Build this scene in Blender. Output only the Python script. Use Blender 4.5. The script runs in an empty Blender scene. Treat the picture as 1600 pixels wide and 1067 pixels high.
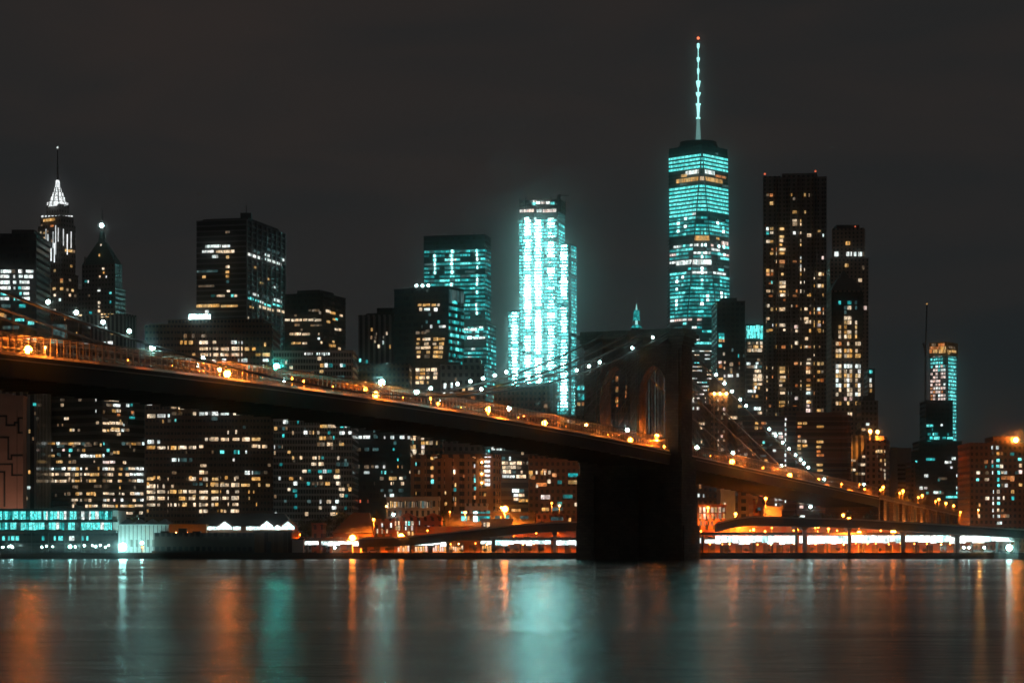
import bpy, math, random, re
from mathutils import Vector
random.seed(7)
scene = bpy.context.scene
COL = scene.collection
F, HOR, CH = 3580.0, 856.0, 4.0          # focal length in photo pixels, horizon row, eye height in metres
PI = math.pi

# ------------------------------------------------------------------ materials
def new_mat(name):
    m = bpy.data.materials.new(name); m.use_nodes = True
    nt = m.node_tree; nt.nodes.clear()
    out = nt.nodes.new('ShaderNodeOutputMaterial')
    return m, nt, out
def N(nt, t, **kw):
    n = nt.nodes.new(t)
    for k, v in kw.items():
        if k.startswith('i_'):
            n.inputs[k[2:].replace('_', ' ')].default_value = v
        else:
            setattr(n, k, v)
    return n
def math_n(nt, op, a=None, b=None, c=None):
    n = nt.nodes.new('ShaderNodeMath'); n.operation = op
    for i, v in enumerate((a, b, c)):
        if v is None: continue
        if isinstance(v, (int, float)): n.inputs[i].default_value = v
        else: nt.links.new(v, n.inputs[i])
    return n.outputs[0]
def rgb(c): return (c[0], c[1], c[2], 1.0)

def plain(name, col, rough=.7, metal=0.0, var=.25, scale=.35):
    m, nt, out = new_mat(name)
    p = N(nt, 'ShaderNodeBsdfPrincipled'); p.inputs['Roughness'].default_value = rough; p.inputs['Metallic'].default_value = metal
    g = N(nt, 'ShaderNodeNewGeometry')
    no = N(nt, 'ShaderNodeTexNoise'); no.inputs['Scale'].default_value = scale; no.inputs['Detail'].default_value = 5
    nt.links.new(g.outputs['Position'], no.inputs['Vector'])
    mx = N(nt, 'ShaderNodeMix', data_type='RGBA')
    mx.inputs[6].default_value = rgb([c*(1-var) for c in col]); mx.inputs[7].default_value = rgb([min(1, c*(1+var)) for c in col])
    nt.links.new(no.outputs['Fac'], mx.inputs[0]); nt.links.new(mx.outputs[2], p.inputs['Base Color'])
    nt.links.new(p.outputs[0], out.inputs[0])
    return m

def facade(name, col, bay, fh, wf=.6, hf=.5, glass=(.012, .016, .018), rough=.8, dv=.5):
    """wall with a grid of unlit windows; UV is in metres along the wall and up"""
    m, nt, out = new_mat(name)
    uv = N(nt, 'ShaderNodeUVMap'); uv.uv_map = 'UVMap'
    s = N(nt, 'ShaderNodeSeparateXYZ'); nt.links.new(uv.outputs[0], s.inputs[0])
    def cell(o, size, frac):
        d = math_n(nt, 'DIVIDE', o, size); f = math_n(nt, 'FRACT', d)
        a = math_n(nt, 'GREATER_THAN', f, (1-frac)/2); b = math_n(nt, 'LESS_THAN', f, 1-(1-frac)/2)
        return math_n(nt, 'MULTIPLY', a, b), math_n(nt, 'FLOOR', d)
    mu, cu = cell(s.outputs[0], bay, wf); mv, cv = cell(s.outputs[1], fh, hf)
    mask = math_n(nt, 'MULTIPLY', mu, mv)
    cb = N(nt, 'ShaderNodeCombineXYZ'); nt.links.new(cu, cb.inputs[0]); nt.links.new(cv, cb.inputs[1])
    wn = N(nt, 'ShaderNodeTexWhiteNoise', noise_dimensions='2D'); nt.links.new(cb.outputs[0], wn.inputs['Vector'])
    no = N(nt, 'ShaderNodeTexNoise'); no.inputs['Scale'].default_value = .08; no.inputs['Detail'].default_value = 6
    nt.links.new(uv.outputs[0], no.inputs['Vector'])
    wall = N(nt, 'ShaderNodeMix', data_type='RGBA')
    wall.inputs[6].default_value = rgb([c*.65 for c in col]); wall.inputs[7].default_value = rgb([c*1.35 for c in col])
    nt.links.new(no.outputs['Fac'], wall.inputs[0])
    gl = N(nt, 'ShaderNodeMix', data_type='RGBA')
    gl.inputs[6].default_value = rgb(glass); gl.inputs[7].default_value = rgb([min(.5, c*(1+6*dv)+.01*dv) for c in glass])
    nt.links.new(wn.outputs['Value'], gl.inputs[0])
    mx = N(nt, 'ShaderNodeMix', data_type='RGBA')
    nt.links.new(mask, mx.inputs[0]); nt.links.new(wall.outputs[2], mx.inputs[6]); nt.links.new(gl.outputs[2], mx.inputs[7])
    p = N(nt, 'ShaderNodeBsdfPrincipled')
    nt.links.new(mx.outputs[2], p.inputs['Base Color'])
    nt.links.new(math_n(nt, 'MULTIPLY_ADD', mask, .14-rough, rough), p.inputs['Roughness'])
    nt.links.new(p.outputs[0], out.inputs[0])
    return m

def lit(name, c1, c2, s, lo=.3, hi=1.3, nee=False, patch=0.0):
    """lit room behind glass: every pane has a brightness and tint of its own"""
    m, nt, out = new_mat(name)
    uv = N(nt, 'ShaderNodeUVMap'); uv.uv_map = 'UVMap'
    fl = N(nt, 'ShaderNodeVectorMath', operation='FLOOR'); nt.links.new(uv.outputs[0], fl.inputs[0])
    wn = N(nt, 'ShaderNodeTexWhiteNoise', noise_dimensions='2D'); nt.links.new(fl.outputs[0], wn.inputs['Vector'])
    mx = N(nt, 'ShaderNodeMix', data_type='RGBA'); mx.inputs[6].default_value = rgb(c1); mx.inputs[7].default_value = rgb(c2)
    sc = N(nt, 'ShaderNodeSeparateColor'); nt.links.new(wn.outputs['Color'], sc.inputs[0])
    nt.links.new(sc.outputs[1], mx.inputs[0])
    st = math_n(nt, 'MULTIPLY_ADD', sc.outputs[0], (hi-lo)*s, lo*s)
    sm = N(nt, 'ShaderNodeTexNoise'); sm.inputs['Scale'].default_value = 1.7; sm.inputs['Detail'].default_value = 1
    nt.links.new(uv.outputs[0], sm.inputs['Vector'])
    sr = N(nt, 'ShaderNodeMapRange'); sr.inputs[1].default_value = .3; sr.inputs[2].default_value = .7; sr.inputs[3].default_value = .35; sr.inputs[4].default_value = 1.35
    nt.links.new(sm.outputs['Fac'], sr.inputs[0]); st = math_n(nt, 'MULTIPLY', st, sr.outputs[0])
    if patch:
        no = N(nt, 'ShaderNodeTexNoise'); no.inputs['Scale'].default_value = patch; no.inputs['Detail'].default_value = 2
        nt.links.new(uv.outputs[0], no.inputs['Vector'])
        r = N(nt, 'ShaderNodeMapRange'); r.inputs[1].default_value = .38; r.inputs[2].default_value = .66; r.inputs[3].default_value = .25; r.inputs[4].default_value = 1.6
        nt.links.new(no.outputs['Fac'], r.inputs[0]); st = math_n(nt, 'MULTIPLY', st, r.outputs[0])
    e = N(nt, 'ShaderNodeEmission'); nt.links.new(mx.outputs[2], e.inputs[0]); nt.links.new(st, e.inputs[1])
    nt.links.new(e.outputs[0], out.inputs[0])
    if not nee: m.cycles.emission_sampling = 'NONE'
    return m
def glow(name, c, s, nee=True):
    m, nt, out = new_mat(name)
    e = N(nt, 'ShaderNodeEmission'); e.inputs[0].default_value = rgb(c); e.inputs[1].default_value = s
    nt.links.new(e.outputs[0], out.inputs[0])
    m.cycles.emission_sampling = 'FRONT' if nee else 'NONE'
    return m

LIT = {
 'w': lit('lit_warm_white', (1, .66, .36), (1, .84, .62), 1.2, .3, 1.25),
 'a': lit('lit_amber', (1, .47, .10), (1, .66, .28), .95, .35, 1.2),
 'o': lit('lit_orange', (1, .26, .05), (1, .42, .16), .7, .35, 1.2),
 'c': lit('lit_cool_white', (.78, 1, .97), (1, .98, .92), 1.4, .35, 1.3),
 'T': lit('lit_cyan', (.05, .72, .69), (.24, .98, .93), 1.55, .5, 1.2),
 't': lit('lit_teal', (.015, .36, .37), (.05, .62, .60), 1.1, .35, 1.1, patch=.22),
 'g': lit('lit_dim_teal', (.10, .30, .31), (.22, .36, .35), .35, .2, 1.2),
 'd': lit('lit_dim_warm', (.9, .52, .24), (.8, .66, .5), .22, .2, 1.4),
 'C': lit('lit_site_cyan', (.07, .60, .60), (.22, .90, .88), 1.45, .4, 1.2, patch=.35),
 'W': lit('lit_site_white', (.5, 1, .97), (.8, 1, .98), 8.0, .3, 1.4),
 'X': lit('lit_site_lamp', (.26, 1, .95), (.5, 1, .97), 46.0, .15, 1.6),
 'P': lit('lit_pink_white', (1, .62, .5), (1, .86, .8), 1.2, .4, 1.3),
 'r': lit('lit_red', (1, .16, .07), (1, .22, .10), 1.0, .8, 1.2),
 'K': lit('lit_art_deco_white', (.9, 1, 1), (1, 1, 1), 1.5, .5, 1.2),
}

# ------------------------------------------------------------------ mesh builder
class MB:
    def __init__(s): s.v = []; s.f = []; s.uv = []; s.mi = []
    def face(s, pts, uv=None, m=0):
        i = len(s.v); s.v += [tuple(p) for p in pts]; s.f.append(tuple(range(i, i+len(pts))))
        s.uv += list(uv) if uv else [(p[0], p[2] if abs(p[2]) > 0 else p[1]) for p in pts]; s.mi.append(m)
    def hexa(s, b, t, m=0, bottom=True, top=True):
        n = len(b); acc = 0.0
        for i in range(n):
            j = (i+1) % n; L = math.dist(b[i][:2], b[j][:2])
            s.face([b[i], b[j], t[j], t[i]], [(acc, b[i][2]), (acc+L, b[j][2]), (acc+L, t[j][2]), (acc, t[i][2])], m); acc += L
        if top: s.face(t, [(p[0], p[1]) for p in t], m)
        if bottom: s.face(b[::-1], [(p[0], p[1]) for p in b[::-1]], m)
    def prism(s, poly, z0, z1, m=0): s.hexa([(x, y, z0) for x, y in poly], [(x, y, z1) for x, y in poly], m)
    def box(s, x0, x1, y0, y1, z0, z1, m=0): s.prism([(x0, y0), (x1, y0), (x1, y1), (x0, y1)], z0, z1, m)
    def frustum(s, cx, cy, r0, r1, z0, z1, n=12, m=0, rot=0.0):
        b = [(cx+r0*math.cos(rot+2*PI*i/n), cy+r0*math.sin(rot+2*PI*i/n), z0) for i in range(n)]
        t = [(cx+r1*math.cos(rot+2*PI*i/n), cy+r1*math.sin(rot+2*PI*i/n), z1) for i in range(n)]
        s.hexa(b, t, m)
    def tube(s, path, r, n=5, m=0):
        P = [Vector(p) for p in path]; rings = []
        for i, p in enumerate(P):
            d = (P[min(i+1, len(P)-1)]-P[max(i-1, 0)]).normalized()
            a = d.cross(Vector((0, 0, 1)));
            if a.length < 1e-4: a = Vector((1, 0, 0))
            a.normalize(); b = a.cross(d).normalized()
            rings.append([p+(a*math.cos(2*PI*k/n)+b*math.sin(2*PI*k/n))*r for k in range(n)])
        for q, w in zip(rings, rings[1:]):
            for k in range(n):
                l = (k+1) % n; s.face([q[k], q[l], w[l], w[k]], None, m)
        s.face(rings[0][::-1], None, m); s.face(rings[-1], None, m)
    def sphere(s, c, r, n=10, k=6, m=0):
        for i in range(k):
            for j in range(n):
                def P(a, b):
                    th = PI*a/k; ph = 2*PI*b/n
                    return (c[0]+r*math.sin(th)*math.cos(ph), c[1]+r*math.sin(th)*math.sin(ph), c[2]+r*math.cos(th))
                q = [P(i, j), P(i+1, j), P(i+1, j+1), P(i, j+1)]
                if i == 0: q = [q[0], q[1], q[2]]
                elif i == k-1: q = [q[0], q[1], q[3]]
                s.face(q, None, m)
    def build(s, name, mats, parent=None, origin=None):
        me = bpy.data.meshes.new(name)
        o3 = origin if origin is not None else (tuple(parent['base']) if parent is not None and 'base' in parent.keys() else (0, 0, 0))
        me.from_pydata([(x-o3[0], y-o3[1], z-o3[2]) for x, y, z in s.v], [], s.f)
        ul = me.uv_layers.new(name='UVMap')
        flat = [c for p in s.uv for c in p]
        ul.data.foreach_set('uv', flat)
        for m in (mats if isinstance(mats, (list, tuple)) else [mats]): me.materials.append(m)
        me.polygons.foreach_set('material_index', s.mi)
        o = bpy.data.objects.new(name, me); COL.objects.link(o)
        if parent is not None: o.parent = parent
        if parent is None and origin is not None: o.location = origin
        return o
def thing(name, label, cat, loc=(0, 0, 0), group=None):
    o = bpy.data.objects.new(name, None); COL.objects.link(o); o.location = loc
    o.empty_display_size = 1; o['label'] = label; o['category'] = cat; o['base'] = loc
    if group: o['group'] = group
    return o
def sub(parent, name):   # carry the base on a part so that sub-parts share its frame
    parent['base'] = parent.parent['base']; return parent
def tag(o, label, cat, group=None):
    o['label'] = label; o['category'] = cat
    if group: o['group'] = group
    return o
def structure(o, kind='structure'): o['kind'] = kind; return o
def ray(px, Y): return (px-800)/F*Y
def zz(py, Y): return CH+(HOR-py)/F*Y

class Face:
    def __init__(s, a, b, z0, z1):
        s.a, s.b, s.z0, s.z1 = Vector(a), Vector(b), z0, z1
        s.W = (s.b-s.a).length; s.u = (s.b-s.a)/s.W; s.n = Vector((s.u.y, -s.u.x))
    def at(s, px, py):
        d = Vector(((px-800)/F, 1.0)); k = s.a.dot(s.n)/d.dot(s.n)
        p = d*k; return (p-s.a).dot(s.u), CH+(HOR-py)/F*k
    def pt(s, u, z, off=0.0):
        q = s.a+s.u*u+s.n*off; return (q.x, q.y, z)

M = {}
M['roof'] = plain('roofing', (.06, .06, .06), .9)
M['steel'] = plain('painted_steel', (.11, .105, .10), .55, .3)
M['dark'] = plain('dark_metal', (.035, .035, .035), .6)
M['concrete'] = plain('concrete', (.28, .26, .24), .85)
M['white'] = plain('white_paint', (.75, .75, .73), .6)

class Building:
    def __init__(s, name, label, x0, xe, x1, ytop, Y, th=0.0, D=35.0, mat=None, group=None, zb=2.0, cat='building', parapet=True):
        t = math.radians(th); B = Vector((ray(xe, Y), Y)); a = (x0-800)/F
        l = (B.x-a*Y)/(math.cos(t)+a*math.sin(t)); A = B+l*Vector((-math.cos(t), math.sin(t)))
        rd = Vector((math.sin(t), math.cos(t)))
        if x1 is not None and x1 > xe:
            c = (x1-800)/F; r = (c*Y-B.x)/(math.sin(t)-c*math.cos(t))
        else: r = D
        C = B+rd*r; Dd = A+C-B
        s.B, s.poly = B, [tuple(A), tuple(B), tuple(C), tuple(Dd)]
        s.z0, s.z1, s.Y = zb, zz(ytop, Y), Y
        cx = sum(p[0] for p in s.poly)/4; cy = sum(p[1] for p in s.poly)/4
        s.root = thing(name, label, cat, (cx, cy, zb), group)
        s.mat = mat; s.wins = []
        s.L, s.R = Face(A, B, zb, s.z1), Face(B, C, zb, s.z1)
        mb = MB(); mb.prism(s.poly, zb, s.z1); mb.build('facade', mat, s.root)
        if parapet: s.parapet()
    def ring(s, z, h, t=.5, proud=.2, name='parapet', mat=None, poly=None):
        poly = poly or s.poly; c = Vector((sum(p[0] for p in poly)/len(poly), sum(p[1] for p in poly)/len(poly)))
        def off(d):
            n = len(poly); res = []
            for i in range(n):
                p0, p1, p2 = Vector(poly[i-1]), Vector(poly[i]), Vector(poly[(i+1) % n])
                n1 = Vector(((p1-p0).y, -(p1-p0).x)).normalized(); n2 = Vector(((p2-p1).y, -(p2-p1).x)).normalized()
                res.append(tuple(p1+(n1+n2)/(1+n1.dot(n2))*d))
            return res
        o, i = off(proud), off(proud-t); mb = MB(); n = len(o)
        for k in range(n):
            l = (k+1) % n
            mb.hexa([(*o[k], z), (*o[l], z), (*i[l], z), (*i[k], z)], [(*o[k], z+h), (*o[l], z+h), (*i[l], z+h), (*i[k], z+h)])
        return mb.build(name, mat or s.mat, s.root)
    def parapet(s): s.ring(s.z1, 1.1)
    def plant(s, fx0, fx1, fy0, fy1, h, z=None, mat=None, name='roof_plant'):
        """box on the roof, given in fractions of the footprint"""
        A, B, C, D = [Vector(p) for p in s.poly]
        def q(u, v): return tuple(A+(B-A)*u+(D-A)*v)
        z = s.z1 if z is None else z; mb = MB()
        mb.prism([q(fx0, fy0), q(fx1, fy0), q(fx1, fy1), q(fx0, fy1)], z, z+h)
        mb.build(name, mat or M['roof'], s.root); return q
    def mast(s, u, v, h, r=.25, z=None, name='antenna'):
        A, B, C, D = [Vector(p) for p in s.poly]; p = A+(B-A)*u+(D-A)*v; z = s.z1 if z is None else z
        mb = MB(); mb.frustum(p.x, p.y, r, r*.4, z, z+h, 6); mb.build(name, M['steel'], s.root)
    def tip(s, u, v, z, key='r', r=.7):
        A, B, C, D = [Vector(p) for p in s.poly]; p = A+(B-A)*u+(D-A)*v
        mb = MB(); mb.sphere((p.x, p.y, z), r); mb.build('beacon', LIT[key], s.root)
    def win(s, face, u0, u1, z0, z1, key, pane=1.5):
        s.wins.append((abs((u1-u0)*(z1-z0)), face, u0, u1, z0, z1, key, pane))
    def bands(s, face, spec, h=1.7, pane=1.5):
        for part in spec.replace('\n', ' ').split(';'):
            part = part.strip()
            if not part: continue
            y, segs = part.split(':')
            for sg in segs.split(','):
                m = re.match(r'\s*([\d.]+)-([\d.]+)(\w)', sg); x0, x1, k = float(m[1]), float(m[2]), m[3]
                u0, _ = face.at(x0, float(y)); u1, _ = face.at(x1, float(y)); _, z = face.at((x0+x1)/2, float(y))
                u0 = max(u0, .15); u1 = min(u1, face.W-.15)
                if u1-u0 < .4: continue
                J = random.Random(int(x0*31+float(y)*7)); hh = h*J.uniform(.72, 1.05); z += J.uniform(-.12, .12)
                s.win(face, u0+J.uniform(-.2, .25), u1-J.uniform(-.2, .25), z-hh/2, z+hh/2, k, pane)
    def rnd(s, face, x0, x1, y0, y1, fh, bay, p, keys, pers=.5, rowp=.8, wf=.8, hf=.5, pane=None, cols=None, seed=0):
        R = random.Random(seed*977+int(x0*13+y0)); u0, zt = face.at(x0, y0); u1, _ = face.at(x1, y0); _, zb = face.at((x0+x1)/2, y1)
        u0 = max(u0, .2); u1 = min(u1, face.W-.2); nb = max(1, int((u1-u0)/bay)); k0 = math.ceil(zb/fh)
        z = k0*fh
        while z+fh <= zt+.01:
            rp = p*(R.uniform(.25, 1.9) if R.random() < rowp else R.uniform(0, .3))
            run = None; on = False
            for i in range(nb+1):
                if i < nb:
                    if cols is not None and not cols[i % len(cols)]: nxt = False
                    else: nxt = R.random() < (rp+(1-rp)*pers if on else rp*(1-pers) if pers < .95 else rp)
                else: nxt = False
                if on and (not nxt or pers == 0 or R.random() < .12):
                    s.win(face, u0+run*bay+bay*(1-wf)/2, u0+i*bay-bay*(1-wf)/2, z+fh*(1-hf)/2, z+fh*(1+hf)/2, key, pane or bay); on = False; run = None
                if nxt and not on: run = i; key = R.choice(keys); on = True
            z += fh
    def finish(s, most=100):
        s.wins.sort(key=lambda w: -w[0]); rest = {}
        R = random.Random(len(s.wins))
        for i, (ar, f, u0, u1, z0, z1, key, pane) in enumerate(s.wins):
            if i < most: mb = MB()
            else: mb = rest.setdefault('x', MB())
            mi = 0 if i < most else list(LIT).index(key)
            ou, ov = R.randint(0, 4000), R.randint(0, 4000); du = (u1-u0)/pane
            e = .12
            a, b, c, d = f.pt(u0, z0, e), f.pt(u1, z0, e), f.pt(u1, z1, e), f.pt(u0, z1, e)
            a0, b0, c0, d0 = f.pt(u0, z0, -.05), f.pt(u1, z0, -.05), f.pt(u1, z1, -.05), f.pt(u0, z1, -.05)
            U = [(ou+.02, ov+.1), (ou+du-.02, ov+.1), (ou+du-.02, ov+.9), (ou+.02, ov+.9)]
            mb.face([a, b, c, d], U, mi)
            for q in ((a0, b0, b, a), (b0, c0, c, b), (c0, d0, d, c), (d0, a0, a, d)): mb.face(q, U, mi)
            if i < most: mb.build('window', LIT[key], s.root)
        if 'x' in rest:
            o = rest['x'].build('window_field', list(LIT.values()), s.root); o['kind'] = 'stuff'

# ------------------------------------------------------------------ facades
G = 'dark glass'
FM = dict(
 black=facade('black_glass_wall', (.035, .034, .033), 1.6, 3.9, .85, .55),
 blackg=facade('black_grid_wall', (.05, .048, .046), 3.0, 3.6, .6, .5),
 deco=facade('buff_brick_wall', (.20, .185, .17), 2.6, 3.6, .45, .5),
 grey=facade('grey_stone_wall', (.19, .18, .17), 3.0, 3.8, .5, .5),
 chase=facade('aluminium_band_wall', (.16, .17, .17), 60.0, 3.95, 1.0, .66),
 chasev=facade('aluminium_fin_wall', (.15, .155, .155), 8.8, 3.95, .9, .72),
 brown=facade('brown_brick_wall', (.17, .095, .065), 2.4, 3.1, .5, .5),
 brown2=facade('brown_precast_wall', (.20, .13, .10), 1.7, 3.0, .6, .42),
 white=facade('white_grid_wall', (.34, .35, .34), 1.25, 2.87, .78, .62, glass=(.012, .022, .022)),
 stripe=facade('pale_striped_wall', (.30, .29, .27), 3.3, 400.0, .55, 1.0),
 teal=facade('teal_glass_wall', (.03, .06, .062), 3.0, 3.96, .96, .7, glass=(.01, .022, .023), rough=.4),
 band=facade('dark_band_wall', (.13, .125, .12), 60.0, 3.9, 1.0, .6),
 silver=facade('rippled_steel_wall', (.17, .16, .15), 3.35, 3.0, .5, .55, rough=.45),
 beige=facade('limestone_wall', (.36, .25, .18), 3.4, 3.5, .45, .55),
 stripeb=facade('brown_balcony_wall', (.19, .10, .07), 60.0, 3.0, 1.0, .72, glass=(.05, .03, .022)),
 brick=facade('red_brick_wall', (.26, .11, .06), 2.9, 3.6, .38, .55),
 hosp=facade('tan_brick_wall', (.30, .17, .09), 5.0, 3.3, .42, .55),
 stone=facade('pale_stone_wall', (.38, .33, .28), 2.4, 4.2, .45, .6),
 pink=facade('pink_concrete_wall', (.42, .27, .21), 9.0, 80.0, .02, .5),
)
bld = []
def B(*a, **k):
    b = Building(*a, **k); bld.append(b); return b

# ---- skyline over the bridge, from the tip of the island inwards
b = B('office_tower', 'black flat-topped office block with rows of white lit floors, beside the floodlit stepped spire', -45, 57, None, 368, 1330, 0, 40, FM['black'])
b.bands(b.L, "424:1-17c,19-24d,28-34c,41-52c;432:1-14c,20-24c,29-36c,38-52c;441:0-15c,21-25c,30-34c,35-46c;450:0-16c,21-24c,28-33T,34-46c;459:1-14T,30-34T,36-46c;467:0-14c,22-24T,26-32T,34-46c;492:0-7a;500:12-18t,24-38T;478:2-16g,30-40t;512:4-30g;531:40-48T,52-64T", 2.0)
b.rnd(b.L, 0, 55, 470, 545, 3.9, 2.0, .10, 'gtdT', .5); b.plant(.55, .9, .3, .8, 5)

# Art Deco tower: stepped, crown floodlighting put in as emission
Y = 1640
b = B('art_deco_tower', 'slender stepped art deco skyscraper with floodlit white crown and tall spire', 55, 100, 122, 430, Y, 35, 30, FM['deco'], cat='skyscraper')
def stack(b, tiers, mat, th=35, names=None):
    """further square tiers over the shaft: (x0, xe, x1, ytop) in the photo's pixels at the same depth"""
    z = b.z1; faces = []
    for k, (x0, xe, x1, yt, dy) in enumerate(tiers):
        Yk = b.Y+dy; t = math.radians(th); Bp = Vector((ray(xe, Yk), Yk)); a = (x0-800)/F
        l = (Bp.x-a*Yk)/(math.cos(t)+a*math.sin(t)); A = Bp+l*Vector((-math.cos(t), math.sin(t))); c = (x1-800)/F
        r = (c*Yk-Bp.x)/(math.sin(t)-c*math.cos(t)); C = Bp+Vector((math.sin(t), math.cos(t)))*r; D = A+C-Bp
        z1 = zz(yt, Yk); mb = MB(); poly = [tuple(A), tuple(Bp), tuple(C), tuple(D)]
        mb.prism(poly, z, z1); mb.build((names or ['tier']*9)[k], mat, b.root)
        faces.append((Face(A, Bp, z, z1), Face(Bp, C, z, z1), (A+C)/2)); z = z1
    return faces, z
fs, z = stack(b, [(59, 97, 118, 350, 4), (63, 96, 115, 336, 6), (72, 93, 108, 318, 9)], FM['deco'])
for f, xs in ((fs[0][0], (72, 75, 83, 87, 91)), (fs[0][1], (99, 105, 111))):        # piers on the shaft, their floodlighting put in as glowing strips
    for i, x in enumerate(xs):
        y0, y1 = [(358, 384), (366, 400), (362, 392), (352, 398), (356, 380)][i % 5]
        u, zt = f.at(x, y0); _, zb_ = f.at(x, y1); b.win(f, u-.42, u+.42, zb_+i % 3, zt, 'K')
f = b.L
for x, y0, y1 in ((80, 388, 408), (85, 380, 410)):
    u, zt = fs[0][0].at(x, y0); _, zb_ = fs[0][0].at(x, y1); b.win(fs[0][0], u-.5, u+.5, zb_, zt, 'K')  # more glowing strips for the floodlighting on the piers
for f, x0, x1, n, y0, y1 in ((fs[1][0], 64, 95, 6, 326.5, 337), (fs[1][1], 97, 114, 4, 326.5, 337), (fs[2][0], 73, 92, 5, 306, 316), (fs[2][1], 94, 107, 3, 306, 317)):
    for i in range(n):
        x = x0+(x1-x0)*(i+.5)/n; u, zt = f.at(x, y0); _, zb_ = f.at(x, y1); b.win(f, u-.9, u+.9, max(zb_, f.z0+.2), min(zt+2, f.z1-.2), 'K')
cx, cy = fs[2][2]
prof = [(318, 7.0), (311, 6.6), (310, 5.7), (303, 5.3), (302, 4.6), (296, 4.0), (295, 3.2), (288, 2.5)]
mb = MB()
for k in range(0, 8, 2): mb.frustum(cx, cy, prof[k][1], prof[k+1][1], zz(prof[k][0], Y), zz(prof[k+1][0], Y), 12)
mb.build('lantern_base', LIT['K'], b.root)  # crown stone emits; its floodlighting is put into the material
for k in range(10):
    a = 2*PI*k/10; mb = MB(); mb.tube([(cx+r*math.cos(a), cy+r*math.sin(a), zz(y, Y)) for y, r in prof], .42, 4); mb.build('rib', FM['deco'], b.root)
mb = MB()
for k in range(1, 7, 2): mb.frustum(cx, cy, prof[k][1]+.25, prof[k+1][1]+.1, zz(prof[k][0], Y), zz(prof[k+1][0], Y), 12)
mb.build('ledge', M['dark'], b.root)
mb = MB(); mb.frustum(cx, cy, 1.9, 1.2, zz(288, Y), zz(276, Y), 8); mb.build('lantern', LIT['K'], b.root)
mb = MB(); mb.frustum(cx, cy, .75, .25, zz(276, Y), zz(226, Y), 6); mb.build('spire', M['steel'], b.root)
mb = MB(); mb.sphere((cx, cy, zz(224.5, Y)), .8); mb.build('beacon', LIT['c'], b.root)
b.bands(fs[0][0], "344:68-85a;353:78-84o;352:64-66d;363:63-65w;364:68-70a;372:68-70w", 1.8)
b.rnd(fs[0][1], 101, 118, 365, 428, 3.6, 2.6, .22, 'waad', 0)
b.bands(b.L, "430:64-67c,68-71c;434:66-70c;443:53-57w,59-62w;448:66-70c;457:53-56w,59-62w;464:53-56w,60-62a;489:53-56w,60-63w;497:53-56a,60-63w;504:60-63c;440:94-98a;451:82-87a,94-99a;437:94-98o", 2)
b.rnd(b.R, 103, 121, 432, 540, 3.6, 2.6, .2, 'aawd', 0); b.rnd(b.L, 56, 99, 440, 545, 3.6, 2.6, .10, 'wadc', 0); b.rnd(fs[0][0], 60, 96, 352, 428, 3.6, 2.6, .10, 'adw', 0)

# green pyramid roof tower
Y = 1860
b = B('pyramid_roof_tower', 'stone tower topped by a dark green pyramid roof with one white lamp', 122, 180, 196, 452, Y, 20, 30, FM['grey'], cat='skyscraper')
fs, z = stack(b, [(128, 180, 191, 412, 4)], FM['grey'], 20)
P = [fs[0][0].a, fs[0][0].b, fs[0][1].b, fs[0][0].a+fs[0][1].b-fs[0][0].b]; c = fs[0][2]; za = zz(358, Y)
mb = MB(); mb.hexa([(p[0], p[1], z) for p in P], [(*(c+(p-c)*.24), zz(375, Y)) for p in P]); mb.build('pyramid_roof', plain('green_copper', (.06, .14, .13), .6), b.root)
mb = MB(); mb.hexa([(*(c+(p-c)*.2), zz(375, Y)) for p in P], [(*(c+(p-c)*.1), za) for p in P]); mb.build('cupola', plain('green_copper_cap', (.06, .13, .12), .6), b.root)
mb = MB(); mb.sphere((c.x, c.y-2, zz(349, Y)), 2.0); mb.build('beacon', LIT['W'], b.root)
mb = MB(); mb.frustum(c.x, c.y, .9, .3, za, zz(322, Y), 6); mb.build('spire', M['steel'], b.root)
b.bands(fs[0][0], "383:157-159w;399:154-156a;420:160-163w;426:161-163a;432:155-157w,165-167c;440:132-136t,137-139c", 2)
b.bands(b.L, "453:153-157c;458:171-174T;473:153-157w;479:153-156w;486:153-157w;492:158-161w,162-165a,169-171a,174-177a;472:171-174t;462:137-140d", 2.2)
for i, x in enumerate((132, 186)):
    mb = MB(); f = fs[0][0]; u, _ = f.at(x if x < 180 else 179, 410); p = f.pt(min(max(u, 1), f.W-1), 0, -1); mb.frustum(p[0], p[1], 1.2, .5, z, z+7, 6); mb.build('pinnacle', FM['grey'], b.root)
b.rnd(b.L, 124, 179, 460, 545, 3.8, 3.0, .05, 'wadt', 0)
b = B('office_building', 'plain dark block of vertical piers in front of the pyramid roof tower', 121, 196, 213, 493, 1500, 25, 30, FM['stripe'])
b.bands(b.L, "494:122-128w,158-163w,165-170a;512:164-168c;521:173-177a;536:159-165c,168-176c", 2)
b = B('office_building', 'dark teal-fronted block under the stepped art deco tower', 76, 128, None, 503, 1450, 0, 30, FM['black'])
b.bands(b.L, "509:82-105g;513:82-105g;517:82-105g;521:82-105g;525:82-105g;533:78-84T,86-98t", 2.4); b.bands(b.L, "500:100-102a;520:119-121a;532:110-113a", 1.6)

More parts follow.
